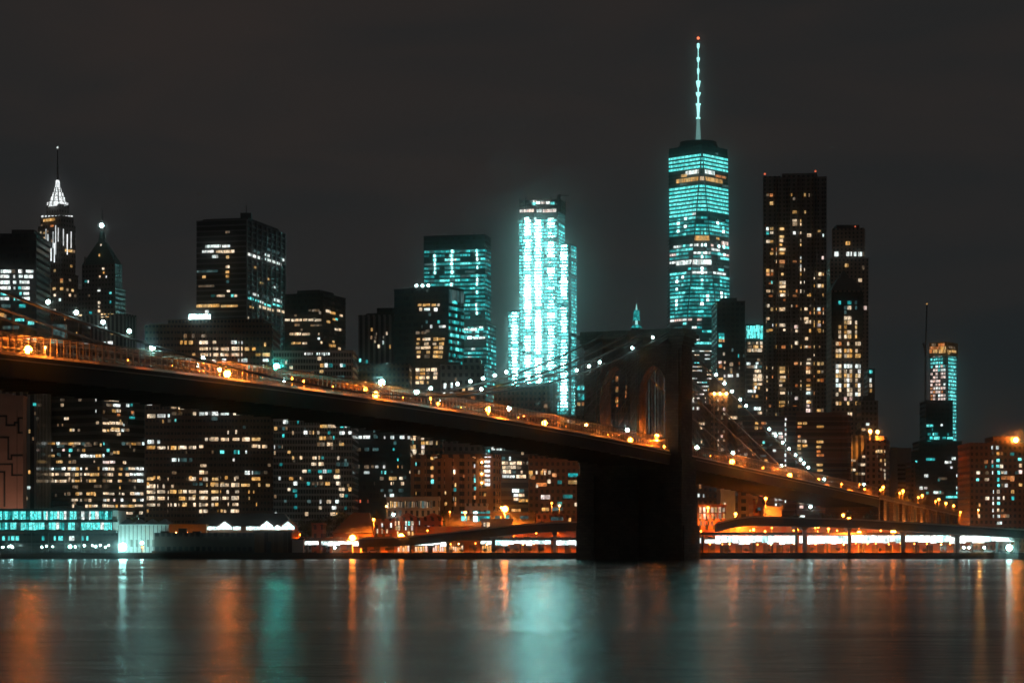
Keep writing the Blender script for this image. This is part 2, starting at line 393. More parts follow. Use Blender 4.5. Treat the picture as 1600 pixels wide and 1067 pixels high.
# aluminium slab
b = B('slab_tower', 'big dark slab skyscraper with two white lit floors near its roof', 307, 385, 445, 344, 1680, 14.9, 80, FM['chase'], cat='skyscraper', parapet=False)
for i in range(9):
    u = b.R.W*(i+.02)/8.05; p = [b.R.pt(u-.5, 0, .9), b.R.pt(u+.5, 0, .9), b.R.pt(u+.5, 0, -.1), b.R.pt(u-.5, 0, -.1)]
    mb = MB(); mb.prism([q[:2] for q in p], 2, b.z1+.5); mb.build('column', plain('aluminium_column', (.26, .27, .27), .45), b.root)
b.plant(.05, .95, .1, .9, 3); b.ring(b.z1, .8)
mb = MB(); q = b.R.pt(20, 0, -8); mb.box(q[0]-4, q[0]+4, q[1]-3, q[1]+3, b.z1+3, b.z1+8); mb.frustum(q[0], q[1], .3, .2, b.z1+8, b.z1+14, 6); mb.build('roof_crane', M['dark'], b.root)
b.bands(b.L, """363:352-359d;385:321-345c,347-359c;393:316-334c,337-347w,347-366w;401:331-341c;402:353-358a;417:353-359w;425:353-358a;432:353-358a;433:316-321a;440:354-358g;455:355-359w;
 462:330-336t,339-351w,361-365T,366-370w;478:307-343a,345-371a;487:320-326c;424:307-340g;447:310-335d""", 2.1)
b.bands(b.R, """395:372-382c;399.5:384-406c;393:394-406g;409:414-440c;399:414-421c;392:415-436g;406:441-444c;403:376-380a;411:372-376a;418:397-401a;434:376-381a;436:416-421a;442:406-411a;449:428-432c;
 455.5:373-379c,381-390g;460:393-404c;464:408-420g;470:428-440c;465:382-388T;467:390-396T;470:399-405T;472:406-412c;477:413-424T,426-440T;479:371-377o;482:405-428w;486:431-444w;496:384-389w;512:412-424w;480:390-396a""", 2.0)

# wide block standing over the deck and going down below it
Y = 1090
b = B('office_building', 'wide brown office block lit on many floors, passing behind the bridge deck', 227, 425, None, 512, Y, 0, 40, FM['brown2'])
fs, z = stack(b, [(232, 424, 430, 505, 3), (262, 412, 420, 498, 6)], FM['brown2'], 4)
mb = MB(); mb.prism([(ray(296, Y+14), Y+12), (ray(329, Y+14), Y+12), (ray(329, Y+14), Y+14), (ray(296, Y+14), Y+14)], z+.3, zz(490.5, Y+10)); mb.build('floodlit_screen', LIT['W'], b.root)  # screen emits by itself in place of being floodlit
b.bands(b.L, """525:287-292d,300-304d,314-322d;535:281-286a,288-302a,310-328w,333-338w,361-370c,373-379c;538:412-416a;545:312-329w,333-345w,346-358w,362-379w,382-389a,394-400a;
 554:300-305a,313-329w,333-350w,351-358w,362-379w,400-410a,411-422a;563:290-298c,332-338c,347-354c,372-379c,380-386c,410-420c;573:371-376d,384-391T,392-400c,405-412c;582:320-326d,340-344a;
 630:230-237c;636:268-276w,277-288w,291-300a;646:268-285d,301-307w,311-319c,320-328c,331-345c,346-361c,364-374w;649.5:230-245w,246-259c,262-265c;657:273-277T;658:253-256a;654:331-340g;
 675:355-359w,367-371w;686:320-328w,330-344w,346-360w,363-376w,378-392w,393-408a;690:230-240c,245-250c;697:311-318w,391-403w,404-417w;699:229-243a,244-258w,262-264w,267-280a,281-306w;
 706:331-334d,344-350T,365-370t,371-376T,383-386c;718:268-280c,282-300g,363-366c;727:313-322w;738:268-276d,310-318w,319-326d,383-395c,398-410g,412-418d;
 748:230-240a,248-251d,261-263w,292-306w,310-316o,317-326w,331-342a,366-368w,393-408a;757.5:322-326a,330-335a,336-360w,362-374w,377-392a,403-407a,415-421a;
 759:229-247w,254-257w,261-263w,267-272w;768:228-243w,244-258w,260-263w,266-285a,286-306w,309-326w,330-345a,354-360w,368-374w,388-390a,395-398a;
 778:228-241w,242-257w,260-263w,280-290a,291-305w,309-326w,330-345w,347-360w,362-373w,388-392a;788:228-250w,260-263w,266-269w,272-280w,284-293a,302-306w,309-315w,316-326w,330-335w,336-342a,356-360w,363-372w,400-402a;
 798:229-232a,260-263w,309-316w,318-326w,340-348a,350-353w,360-374w""", 1.75, 1.6)
b.rnd(b.L, 228, 424, 620, 800, 3.0, 1.7, .035, 'dadg', .4); b.rnd(b.L, 228, 375, 735, 800, 3.0, 1.7, .12, 'awad', .3)
for i in range(13):
    x = 228+i*16.4; u, _ = b.L.at(x, 700); p = [b.L.pt(u-.45, 0, .5), b.L.pt(u+.45, 0, .5), b.L.pt(u+.45, 0, -.1), b.L.pt(u-.45, 0, -.1)]
    mb = MB(); mb.prism([q[:2] for q in p], 2, b.z1); mb.build('pier', FM['brown2'], b.root)

b = B('office_tower', 'black tower with amber lit floors beside the big dark slab skyscraper', 445, 505, 540, 460, 1500, 20, 60, FM['black'])
b.bands(b.L, "485:482-486d,488-499d;493:460-464d;500:445-453w,455-472w,474-480w,482-489w,492-502w;508:460-468d,485-503d;522:453-459w,460-470w,472-484w,497-499w;536:443-446d,455-461a,462-470a,473-480w;529:497-500c;535:501-504w;515:470-473d", 1.7)
b.bands(b.R, "486:509-516w;489:516-524a;493:531-535w;499:520-527a,524-528T;503:510-516a;515:523-528w,528-533w;534:519-523a;540:514-519a,520-524a;545:528-532w", 1.7)
b.rnd(b.L, 446, 504, 480, 560, 3.9, 2, .05, 'dda', .4); b.plant(.2, .8, .2, .8, 4)

b = B('office_building', 'white gridded office block with scattered lit panes, beneath the deck', 427, 551, None, 551, 1060, 0, 40, FM['white'])
b.bands(b.L, """552:476-478c,480-482c,483-485c,487-489c,494-497c,498-500c,502-504c,506-508c,510-512c,513-515c;560:496-501w;571:500-505a,507-512c,514-519t,531-535c,535-540t;566:446-448w;574:452-457w;580:500-505a;584:452-456c,486-490d;590:499-503g,527-537g;
 649:455-464w;656:500-509c,511-533c;659:443-450c,464-467t;665:500-512a,512-525w,532-537t,538-542c,543-550t;669:428-433a,441-445g,446-449d;676:457-459w,474-480c,483-486d,488-491a,496-499w,513-516t,531-538c,544-550c;684:499-510a,511-518d,520-523t;
 694:496-508d,511-520w,530-538a;698:428-430c,434-438g,440-442d;706:449-454a;707:427-430w;715:457-459a,468-472w,488-494w,498-500w,502-506t,526-531w;725:436-442t,486-494w,498-506w,525-532g,533-545g;736:473-479w,481-486t,497-502t,504-510c,511-518t,524-530a;
 745:499-504w,522-531w;747:436-438c,452-458a,469-471w;755:458-465c,480-484t,487-498d,500-506d,508-515a,525-532w;764:449-454w,530-533w,534-538w,544-549a;766:458-464t;774:461-464t,531-537w,539-544t;775:428-432d;783:443-448g,480-486g,499-502c,510-517w,524-530c;
 793:459-465t,498-503w,519-525c,538-541t;803:430-433c,476-482w,517-523w,525-527a""", 1.75, 1.25)
b.rnd(b.L, 428, 550, 640, 808, 2.87, 1.25, .03, 'gdtg', .3)

Y = 1400
b = B('office_building', 'pale striped stone office block with a few amber windows', 560, 632, 641, 494, Y, 8, 40, FM['stripe'])
b.bands(b.L, "515:580-583a;521:603-606w;522:587-589d;527:585-588d,598-600d;534:584-588w;535:598-600c;541:590-594w;542:608-611a;527:579-582d", 2.2); b.bands(b.R, "558:622-626w", 2.5); b.bands(b.L, "563:561-564T;565:572-575t", 2)
b.plant(.15, .98, .15, .9, zz(488, Y)-b.z1, mat=FM['black']); b.plant(.36, .98, .3, .9, zz(479, Y)-zz(488, Y), zz(488, Y), FM['black'])
b = B('office_building', 'low brown block at the foot of the pale striped office block', 559, 640, None, 571, 1280, 0, 30, FM['brown'])
b.rnd(b.L, 562, 638, 585, 606, 3.1, 2.4, .25, 'cgcw', .5)
b = B('office_tower', 'black tower with gridded amber windows and one teal-lit side', 616, 701, 725, 450, 1330, 26, 50, FM['black'])
b.bands(b.L, """476.5:653-659a,660-672a,674-681a,684-687w;483.5:655-660w,663-672c,678-684c;491:670-673g;503:665-668g,684-687T;510:658-661g,672-676c,686-696c;517:665-672d;520:650-656d,658-666d;
 530:651-656a,660-672w,677-684a,685-695a;537:651-655a,663-670w,676-682w,686-694a;543:650-657w,658-673w,678-684a,686-692w;550:651-657a,666-672a,678-692a;557:651-657w,663-672d,676-684a,685-691a;
 577.5:650-656w,657-664a,666-672w,674-683w;583.5:650-656d,657-664a,667-671d,678-683w;590:650-654a,655-664w,667-671w,677-683w;597.5:650-655w,656-663a,667-670a""", 1.9, 2.2)
f = b.R
z = f.z0+4
R_ = random.Random(3)
while z < f.z1-8:
    for i in range(9):
        if R_.random() < .85: b.win(f, f.W*(i+.08)/9, f.W*(i+.92)/9, z, z+1.9, R_.choice('ttTtgt'), 2)
    z += 3.9
for i in range(9): b.win(f, f.W*(i+.06)/9, f.W*(i+.94)/9, f.z1-7, f.z1-.6, 'g', 2)
mb = MB(); q = b.L.pt(b.L.W*.36, 0, -10); mb.box(q[0]-7, q[0]+6, q[1]-3, q[1]+3, b.z1, b.z1+2.4); mb.build('roof_plant', M['roof'], b.root)
for k in range(3):
    mb = MB(); mb.sphere((q[0]-3+k*3.5, q[1]-3, b.z1+3.2), 1.0); mb.build('roof_lamp', LIT['W'], b.root)

# teal glass tower
Y = 2180
b = B('glass_tower', 'dark teal glass skyscraper with broken rows of teal light', 662, 758, 767, 368, Y, 12, 50, FM['teal'], cat='skyscraper')
lo = B('glass_tower', 'lower teal glass wing in front of the dark teal glass skyscraper', 700, 760, 775, 505, Y-40, 14, 50, FM['teal'])
R_ = random.Random(11); z = b.L.at(700, 500)[1]; zt = b.L.at(700, 391)[1]
while z < zt:
    p = R_.choice((.95, .9, .8, .35, .9, .7))
    for x in range(663, 757, 8):
        if R_.random() < p:
            u0, _ = b.L.at(x, 450); u1, _ = b.L.at(x+7.6, 450); b.win(b.L, u0, min(u1, b.L.W-.2), z+.9, z+3.1, R_.choice('tttgt') if R_.random() < .9 else 'T', 1.5)
    for x, w, pp in ((679, 6, .5), (706, 7, .62), (745, 5, .72)):
        if R_.random() < pp:
            u, _ = b.L.at(x+R_.uniform(-1, 1), 450); b.wins.append((50, b.L, u-w*.3, u+w*.3, z+.7, z+3.3, 'T', 9)); b.win(b.L, u-w*.12, u+w*.12, z+.6, z+3.4, 'W', 9)
    for i in range(4):
        if R_.random() < .8: b.win(b.R, b.R.W*(i+.1)/4, b.R.W*(i+.9)/4, z+1, z+3, R_.choice('tgt'), 1.5)
    z += 3.96
b.bands(b.L, "406:700-713P", 2.2)
z = lo.L.z0+3.96*8; R_ = random.Random(5)
while z < lo.L.z1-3:
    y = HOR-(z-CH)/Y*F
    if not (535 < y < 552): 
        for x in range(701, 759, 6):
            if R_.random() < (.75 if y > 550 else .55):
                u0, _ = lo.L.at(x, 450); u1, _ = lo.L.at(x+5.6, 450); lo.win(lo.L, max(u0, .2), u1, z+1, z+3.1, R_.choice('ttTtgc'), 1.5)
    for i in range(6):
        if R_.random() < .8: lo.win(lo.R, lo.R.W*(i+.08)/6, lo.R.W*(i+.92)/6, z+.9, z+3.1, R_.choice('ttTg'), 1.5)
    z += 3.96
lo.bands(lo.L, "514.5:725-732c,733-745c,746-756T;527.5:731-738W,739-747c,748-758c;529:722-728t", 2.8)
b = B('low_building', 'grey gabled low building with small white windows, behind the promenade lamps', 688, 757, None, 573, 1180, 0, 30, FM['grey'])
b.bands(b.L, "593:711-714d;602:693-697c,704-708c;616:693-696c,703-707c;608:722-726a,731-740w;622:718-722d,736-742o", 2.6)
b.bands(b.L, "604:693-697c", 2.5)
b.plant(.1, .45, .2, .8, 3.0); b.plant(.5, .92, .1, .9, 5.0, mat=FM['grey'])

# bright tower under construction
Y = 2130
root = B('construction_tower', 'brightest white and cyan tower, still open at its top floors', 811, 872, 883, 330, Y, 16, 60, FM['black'], cat='skyscraper', parapet=False)
sh = B('construction_tower', 'bright cyan shoulder block stepping down beside the brightest tower', 870.5, 891, 901, 383, Y-30, 20, 40, FM['black'])
wi = B('construction_tower', 'narrow bright wing, lowest step of the brightest white tower', 794, 813, None, 487, Y-20, 0, 30, FM['black'])
R_ = random.Random(21)
def site(bb, face, cols, y0, y1, fh=3.0, blobs=()):
    z = bb.z0+fh; zt = face.at(cols[0][0], y0)[1]; zbm = face.at(cols[0][0], y1)[1]; z = zbm
    while z < zt:
        for (x0, x1, xb, wb, pb) in cols:
            u0 = max(face.at(x0, y0)[0], .1); u1 = min(face.at(x1, y0)[0], face.W-.1)
            if u1-u0 < .3: continue
            if R_.random() < .95: bb.win(face, u0, u1, z+.55, z+fh-.35, 'C' if R_.random() < .85 else 't', 1.4)
            if wb and R_.random() < pb:
                ub = face.at(xb, y0)[0]; w = wb*.3*R_.uniform(.7, 1.3); bb.wins.append((30+R_.random(), face, max(ub-w, .2), min(ub+w, face.W-.2), z+.8, z+fh-.75, 'X', 2.2))
        z += fh
site(root, root.L, [(811.5, 816, 0, 0, 0), (816.8, 833.5, 824.5, 9, .88), (834.5, 849.5, 841, 9, .9), (850.5, 870.5, 861, 10, .8)], 347, 600)
site(root, root.R, [(873, 882, 0, 0, 0)], 350, 600)
site(sh, sh.L, [(871, 888, 881, 9, .9)], 386, 648); site(sh, sh.R, [(893, 900.5, 0, 0, 0)], 386, 648)
site(wi, wi.L, [(794.5, 798.5, 0, 0, 0), (799.5, 811.5, 804, 8, .92)], 490, 604)
root.bands(root.L, "342:820-826W,835-838c,856-866c;336:834-848g;350:834-844W", 2.2)
A, Bp, C, D = [Vector(p) for p in root.poly]
def frame_level(z, h, name='open_floor'):
    mb = MB(); mb.prism([tuple(p) for p in (A, Bp, C, D)], z, z+.6); mb.build(name, M['concrete'], root.root)
zA = root.z1
for y in (325.5, 322.5, 317.5, 312): frame_level(zz(y, Y), .6)
for i in range(7):
    for P0, P1 in ((A, Bp), (Bp, C)):
        p = P0+(P1-P0)*(i/6)*.97+(C-A)*.01; mb = MB(); mb.box(p.x-.35, p.x+.35, p.y-.35, p.y+.35, zA, zz(311, Y)+R_.uniform(0, 3)); mb.build('steel_column', M['steel'], root.root)
ft = Face(A, Bp, zA, zA+20)
root.bands(ft, "329.5:812-834P;330:839-846c;329.5:848-869P", 3.2)
root.bands(ft, "317:838-843W,844-852P,853-859c;318:831-837T,860-866T;315:833-838P", 2.6)
mb = MB(); p = Bp+(C-Bp)*.2; mb.box(p.x-.9, p.x+.9, p.y-.9, p.y+.9, zA, zz(303, Y)); mb.box(p.x-2, p.x+9, p.y-.5, p.y+.5, zz(305, Y), zz(304, Y)); mb.build('hoist_mast', M['steel'], root.root)
b = B('low_building', 'windowless brown box building below the brightest tower', 771, 859, None, 607, 1250, 0, 40, FM['brown'])
b.plant(.2, .98, .1, .8, 1.6); b.bands(b.L, "634:850-856d;648:845-852o,838-843d", 2)
b = B('office_building', 'small teal-lit block squeezed between the brightest tower and the bridge tower', 899, 917, None, 602, 1900, 0, 30, FM['teal'])
b.bands(b.L, "606:902-915T;617:903-914t;622:903-914t;631:902-908a,909-914o", 3.2)
b = B('low_building', 'dark low rooftop row showing behind the bridge deck lamps', 856, 925, None, 652, 1230, 0, 30, FM['blackg'])
b.bands(b.L, "659:877-884a,886-893w,895-899a;665:876-880d;663:900-908a", 1.6)

# tallest tower: square base turning into a rotated square top
Y = 2410
cx, cy = ray(1091, Y), Y; hw = 31.2; rot = math.radians(2.5)
b = Building.__new__(Building); b.wins = []; b.Y = Y; b.z0 = 2.0; b.mat = FM['teal']
b.root = thing('tapered_glass_tower', 'tallest glass skyscraper with teal floors and tall lit spire', 'skyscraper', (cx, cy, 2)); bld.append(b)
def rp(x, y): return (cx+x*math.cos(rot)-y*math.sin(rot), cy+x*math.sin(rot)+y*math.cos(rot))
bs = [rp(-hw, -hw), rp(hw, -hw), rp(hw, hw), rp(-hw, hw)]; ts = [rp(0, -hw), rp(hw, 0), rp(0, hw), rp(-hw, 0)]
zb_, zt_ = 57.0, zz(240, Y)
mb = MB(); mb.prism(bs, 2, zb_); mb.build('podium', FM['teal'], b.root)
mb = MB()
for k in range(4):
    p0, p1, t0, t1 = bs[k], bs[(k+1) % 4], ts[k], ts[(k+1) % 4]
    mb.face([(*p0, zb_), (*p1, zb_), (*t0, zt_)], [(0, zb_), (62, zb_), (31, zt_)])
    mb.face([(*p1, zb_), (*t1, zt_), (*t0, zt_)], [(131, zb_), (162, zt_), (100, zt_)])
mb.face([(*p, zt_) for p in ts]); mb.build('facade', FM['teal'], b.root)
def tri_faces():
    # (left edge, right edge) as functions of height, for the three faces seen from the river
    L = lambda p, q: (lambda z: Vector((*p, 0)).lerp(Vector((*q, 0)), (z-zb_)/(zt_-zb_)))
    e0 = L(bs[0], ts[0]); e1 = L(bs[1], ts[0]); e2 = L(bs[1], ts[1]); em = L(bs[0], ts[3])
    return [(e0, e1), (em, e0), (e1, e2)]
TF = tri_faces(); wmb = []
def strip(fi, z0, z1, f0, f1, key, off=.25, pane=1.5):
    e, g = TF[fi]
    def P(z, f): 
        p = e(z).lerp(g(z), f); d = (g(z)-e(z)); 
        n = Vector((d.y, -d.x, 0)).normalized() if d.length > 1e-3 else Vector((0, -1, 0)); p = p+n*off; return (p.x, p.y, z)
    w = (g((z0+z1)/2)-e((z0+z1)/2)).length*(f1-f0)
    if w < .6: return
    wmb.append((w*(z1-z0), [P(z0, f0), P(z0, f1), P(z1, f1), P(z1, f0)], key, w/pane))
R_ = random.Random(8); z = zz(640, Y); fh = 4.07
while z < zt_-3:
    y = HOR-(z+fh/2-CH)/Y*F
    for fi in range(3):
        e, g = TF[fi]; wd = (g(z)-e(z)).length; n = max(1, round(wd/5.2))
        if 246 < y < 271 or 296 < y < 335: style = 'TTTTT'; pr = 1.0
        elif 335 <= y < 343: style = 'cT'; pr = .5 if fi == 1 else .1
        elif 343 <= y < 372: style = 'ttttT'; pr = .95
        elif 372 <= y < 384: style = 'ac' ; pr = .12
        elif 384 <= y < 412: style = 'ttTcP'; pr = .7
        elif 412 <= y < 419: style = 'cccc'; pr = .85 if fi != 2 else .2
        elif 424 <= y < 433: style = 'tcTg'; pr = .6
        elif 433 <= y < 498: style = 'tttttT'; pr = .97
        elif 498 <= y < 504: style = 'cP'; pr = .4
        elif 536 < y < 541: style = 'TT'; pr = .9
        elif 504 <= y < 550: style = 'tgcT'; pr = .4
        elif 550 <= y < 645: style = 'ccwTcg'; pr = .66 if int(y/5) % 3 else .3
        elif 271 <= y < 292: style = ''; pr = 0
        else: style = 'g'; pr = .1
        hh = (.35, .62) if y > 550 else (.22, .80)
        i = 0
        while i < n:
            k = 1 if y > 500 else min(n-i, R_.choice((1, 2, 3)))
            if style and R_.random() < pr:
                strip(fi, z+fh*hh[0], z+fh*hh[1], (i+.04)/n, (i+k-.04)/n, R_.choice(style))
            i += k
        if 343 < y < 498 and style[:1] == 't':
            for fx, pp in (((.35, .6), (.62, .45)) if fi == 1 else ((.5, .62), (.72, .3)) if fi == 0 else ((.45, .6), (.72, .5))):
                if R_.random() < pp: strip(fi, z+fh*.2, z+fh*.85, fx-.05, fx+.05, 'W' if R_.random() < .4 else 'T', .4, 50)
    z += fh
for fi, y, f0, f1, k, h in ((1, 275.5, .55, .97, 'c', 4), (2, 275.5, .03, .42, 'c', 4), (1, 279, .4, .6, 'a', 3), (1, 286.5, .25, .98, 'a', 4.2), (2, 286.5, .02, .75, 'a', 4.2), (0, 286.5, .1, .9, 'w', 4.2), (2, 279, .45, .9, 'o', 2.5), (0, 378.5, .02, .98, 'a', 5), (0, 415.5, .02, .98, 'c', 5), (1, 415.5, .3, .95, 'c', 4), (2, 383, .6, .95, 'P', 4)):
    z = zz(y, Y); strip(fi, z-h/2, z+h/2, f0, f1, k, .5)
wmb.sort(key=lambda w: -w[0]); rest = MB()
for i, (ar, P, key, du) in enumerate(wmb):
    ou, ov = R_.randint(0, 4000), R_.randint(0, 4000); U = [(ou, ov+.1), (ou+du, ov+.1), (ou+du, ov+.9), (ou, ov+.9)]
    mm = MB() if i < 100 else rest; mi = 0 if i < 100 else list(LIT).index(key)
    Q = [Vector(p)+Vector((0, .3, 0)) for p in P]; mm.face(P, U, mi)
    for k in range(4): mm.face([P[k], Q[k], Q[(k+1) % 4], P[(k+1) % 4]], U, mi)
    if i < 100: mm.build('lit_glazing', LIT[key], b.root)
o = rest.build('lit_glazing_field', list(LIT.values()), b.root); o['kind'] = 'stuff'
# edge lines of the facets
for (e, g) in TF[:1]:
    for q in (e, g):
        mb = MB(); mb.tube([tuple(q(zb_)[:2])+(zb_,), tuple(q(zt_)[:2])+(zt_,)], .7, 5); mb.build('corner_trim', M['dark'], b.root)
mb = MB(); mb.prism([rp(x*.99, y*.99) for x, y in ((0, -hw), (hw, 0), (0, hw), (-hw, 0))], zt_, zt_+4.5); mb.build('parapet', FM['black'], b.root)
mb = MB(); mb.frustum(cx, cy, 21, 21, zt_+4.5, zz(229, Y), 28); mb.frustum(cx, cy, 19.5, 19.5, zz(229, Y), zz(223.5, Y), 28); mb.build('ring_platform', M['dark'], b.root)
sp = [(229, 2.8), (205, 2.3), (186, 1.5)]
mb = MB()
for (ya, ra), (yb, rb) in zip(sp, sp[1:]): mb.frustum(cx, cy, ra, rb, zz(ya, Y), zz(yb, Y), 10)
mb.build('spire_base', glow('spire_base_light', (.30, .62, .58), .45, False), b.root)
mb = MB()
prof = [(186, 2.3), (184, 2.3), (183.5, 1.1), (172, 1.5), (165, 1.8), (164.5, 2.7), (162.5, 2.7), (162, .8), (152, .8), (150, 1.7), (146.5, 2.5), (145, 2.5), (144.5, .6), (138, .6), (136, 1.3), (128, 2.4), (127, 2.4), (126.5, .45), (117, .45), (115, 1.0), (109, 1.3), (108, 1.3), (107.5, .4), (98, .4), (96, 1.2), (92, 1.7), (90.5, 1.7), (90, .4), (77, .4), (75, 1.3), (69, 1.4), (68, .4)]
for (ya, ra), (yb, rb) in zip(prof, prof[1:]): mb.frustum(cx, cy, ra, rb, zz(ya, Y), zz(yb, Y), 10)
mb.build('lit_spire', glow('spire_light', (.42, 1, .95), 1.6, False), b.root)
mb = MB(); mb.frustum(cx, cy, .3, .2, zz(68, Y), zz(61, Y), 6); mb.build('mast', M['dark'], b.root)
mb = MB(); mb.sphere((cx, cy, zz(60, Y)), 1.5); mb.build('beacon', glow('red_beacon', (1, .2, .08), 2.2, False), b.root)

# ---- right of the tallest tower
b = B('office_tower', 'dark brown tower with a few dim windows, in front of the tallest tower', 1120, 1164, None, 473, 1500, 0, 40, FM['blackg'])
b.bands(b.L, "523:1123-1132t;528:1123-1132T;532:1123-1128a,1129-1132o;540:1123-1128T;547:1143-1146g;553:1130-1133w;566:1123-1128P,1131-1134w;569:1140-1145w;572:1123-1129o;575:1131-1133w;577:1140-1144d;581:1141-1144a;587:1131-1134c,1137-1145c;592:1123-1129a;586:1151-1154c;556:1153-1155t,1161-1164g;568:1154-1156o;595:1130-1134w;575:1154-1156d", 2.2); b.plant(.2, .75, .2, .8, 4)
b = B('office_building', 'narrow block with a glowing teal glass top, beside the tallest apartment tower', 1166, 1193, None, 508, 1750, 0, 35, FM['band'])
b.bands(b.L, "513:1166.5-1171T,1172-1180T,1181-1187T,1188-1192T;519:1166.5-1172T,1173-1181T,1182-1187T,1188-1192T;525:1167-1171T,1172-1182T,1183-1187T,1188-1192T", 5.0)
b.bands(b.L, "536:1168-1172w,1174-1179d,1181-1185w,1188-1191w;541.5:1168-1175d,1177-1185a,1188-1192w;547.5:1167-1173w,1174-1191w;562:1183-1188d;568:1167-1173c,1181-1185c,1188-1191d;573:1178-1183c;580:1179-1189w;587:1177-1182w,1184-1187w,1188-1191w;593:1177-1182w,1184-1192w;600:1177-1182a,1183-1191w;606:1177-1182a,1184-1187a;611:1168-1176c,1178-1181c;619:1175-1177a,1180-1185a;638:1178-1182c,1183-1189c;645:1184-1190w", 2.4)
b.rnd(b.L, 1166, 1193, 555, 650, 3.9, 2, .12, 'dcgw', .4)
Y = 1610
b = B('apartment_tower', 'tallest dark apartment tower dotted with amber and white windows', 1192, 1291, None, 276, Y, 7.6, 35, FM['silver'], cat='skyscraper', parapet=False)
b.bands(b.L, """305:1196-1201d,1203-1208o,1232-1238a,1246-1248a,1255-1259a,1263-1265d;311:1239-1242d;318:1203-1208a,1206-1208d;331.5:1238-1245a,1257-1259a;345:1238-1245w,1248-1254a;350.5:1238-1246w,1247-1255w;357.5:1197-1201c,1203-1210a,1217-1225a,1228-1230d;364:1203-1210w,1239-1243c,1248-1255w;364.5:1196-1202t;
 368:1261-1269w,1285-1290c;370:1217-1225a,1230-1232o;376:1217-1224w,1248-1256w;377.5:1196-1203w,1203-1209a;383:1248-1255a;389.5:1205-1210o,1212-1216o,1217-1227w;396:1203-1209a,1211-1216w,1217-1226a,1229-1233w;403:1248-1256c,1284-1288P;409:1211-1216w,1218-1226o,1229-1233w,1248-1256a;416:1218-1225d,1248-1255c,1230-1233d;421.5:1248-1257w;423:1196-1202a,1204-1211w;
 428.5:1196-1202o,1204-1209o,1221-1224a,1248-1257a,1272-1277d,1279-1284w,1285-1289a;441.5:1205-1207T,1218-1227w,1249-1257w,1247-1249o;446.5:1271-1277a,1278-1283w,1284-1288a;448:1213-1217d,1218-1227w;455:1197-1204w,1206-1210d,1230-1234a,1244-1249o,1249-1257w;461:1219-1227w,1230-1234w,1264-1267a,1285-1288a;
 478:1194-1198w,1199-1202w,1235-1238w,1243-1250o,1265-1269d;483:1204-1210a,1212-1216a,1218-1227w,1251-1256a,1257-1262w,1270-1275a,1277-1282c,1286-1290o;489:1265-1268o,1270-1275a,1278-1282o,1286-1290w;498:1194-1198w,1199-1202w,1251-1256d,1257-1263w;503:1194-1198w,1252-1257a,1258-1263w,1265-1269w,1270-1275a,1278-1282a,1286-1290o;508:1207-1209c,1211-1216a,1218-1227w,1270-1275a,1278-1282P;511:1241-1247P;517:1194-1202a,1243-1248w,1264-1269a,1278-1283a,1286-1290a,1291-1295w;
 529:1252-1256t,1258-1262w;536:1242-1249w;542:1212-1216a,1221-1228o,1234-1238a,1251-1257a,1258-1263w,1265-1268d,1270-1275a,1279-1282d,1288-1295d;568:1241-1248o,1250-1256w,1260-1266w,1269-1274a,1276-1281a,1282-1287a,1291-1295w;575:1193-1199a,1206-1211w,1214-1217a,1218-1227a,1230-1234o,1260-1266o;581:1214-1217a,1218-1227a,1230-1235a,1260-1266w,1276-1281a,1283-1286d;589:1193-1199w,1206-1212o,1214-1217a,1219-1227w,1230-1236o,1247-1250o;
 594:1193-1199d,1214-1217a,1218-1227a,1230-1233d,1260-1266o,1276-1281a,1282-1288o,1292-1296a;602:1242-1248o,1250-1256a,1260-1266a;608:1214-1218o,1219-1227d,1260-1266w;609:1193-1199w;614:1214-1218a,1219-1227w,1232-1237c,1260-1266c,1269-1274o;622:1193-1198o,1242-1247P;628:1214-1218a,1219-1227a,1230-1233w,1260-1266w,1250-1256d;634:1201-1205o,1214-1219a,1220-1226a,1260-1265P,1250-1256d;641:1193-1199d,1260-1266P,1276-1282a,1283-1288d,1291-1295c;647:1260-1266w,1222-1225c;648:1209-1215a""", 2.3, 3.3)
b.rnd(b.L, 1193, 1290, 340, 645, 3.0, 3.35, .08, 'ddoaaw', 0)
for i in range(10):      # vertical folds of the metal skin
    u = b.L.W*(i+.5)/10+(1.2 if i % 2 else -.8); mb = MB(); d = 1.1+.5*(i % 3)
    mb.hexa([b.L.pt(u-1.1, 2, 0), b.L.pt(u, 2, d), b.L.pt(u+1.1, 2, 0)], [b.L.pt(u-1.1+.6*math.sin(i), b.z1, 0), b.L.pt(u+.6*math.sin(i), b.z1, d*.8), b.L.pt(u+1.1+.6*math.sin(i), b.z1, 0)]); mb.build('facade_fold', FM['silver'], b.root)
b.plant(.0, .28, .05, .9, 1.4, mat=FM['silver']); b.plant(.3, .86, .02, .9, 2.8, mat=FM['silver']); b.tip(.03, .05, b.z1+3, r=.75); b.tip(.83, .05, b.z1+4.2, r=.75)

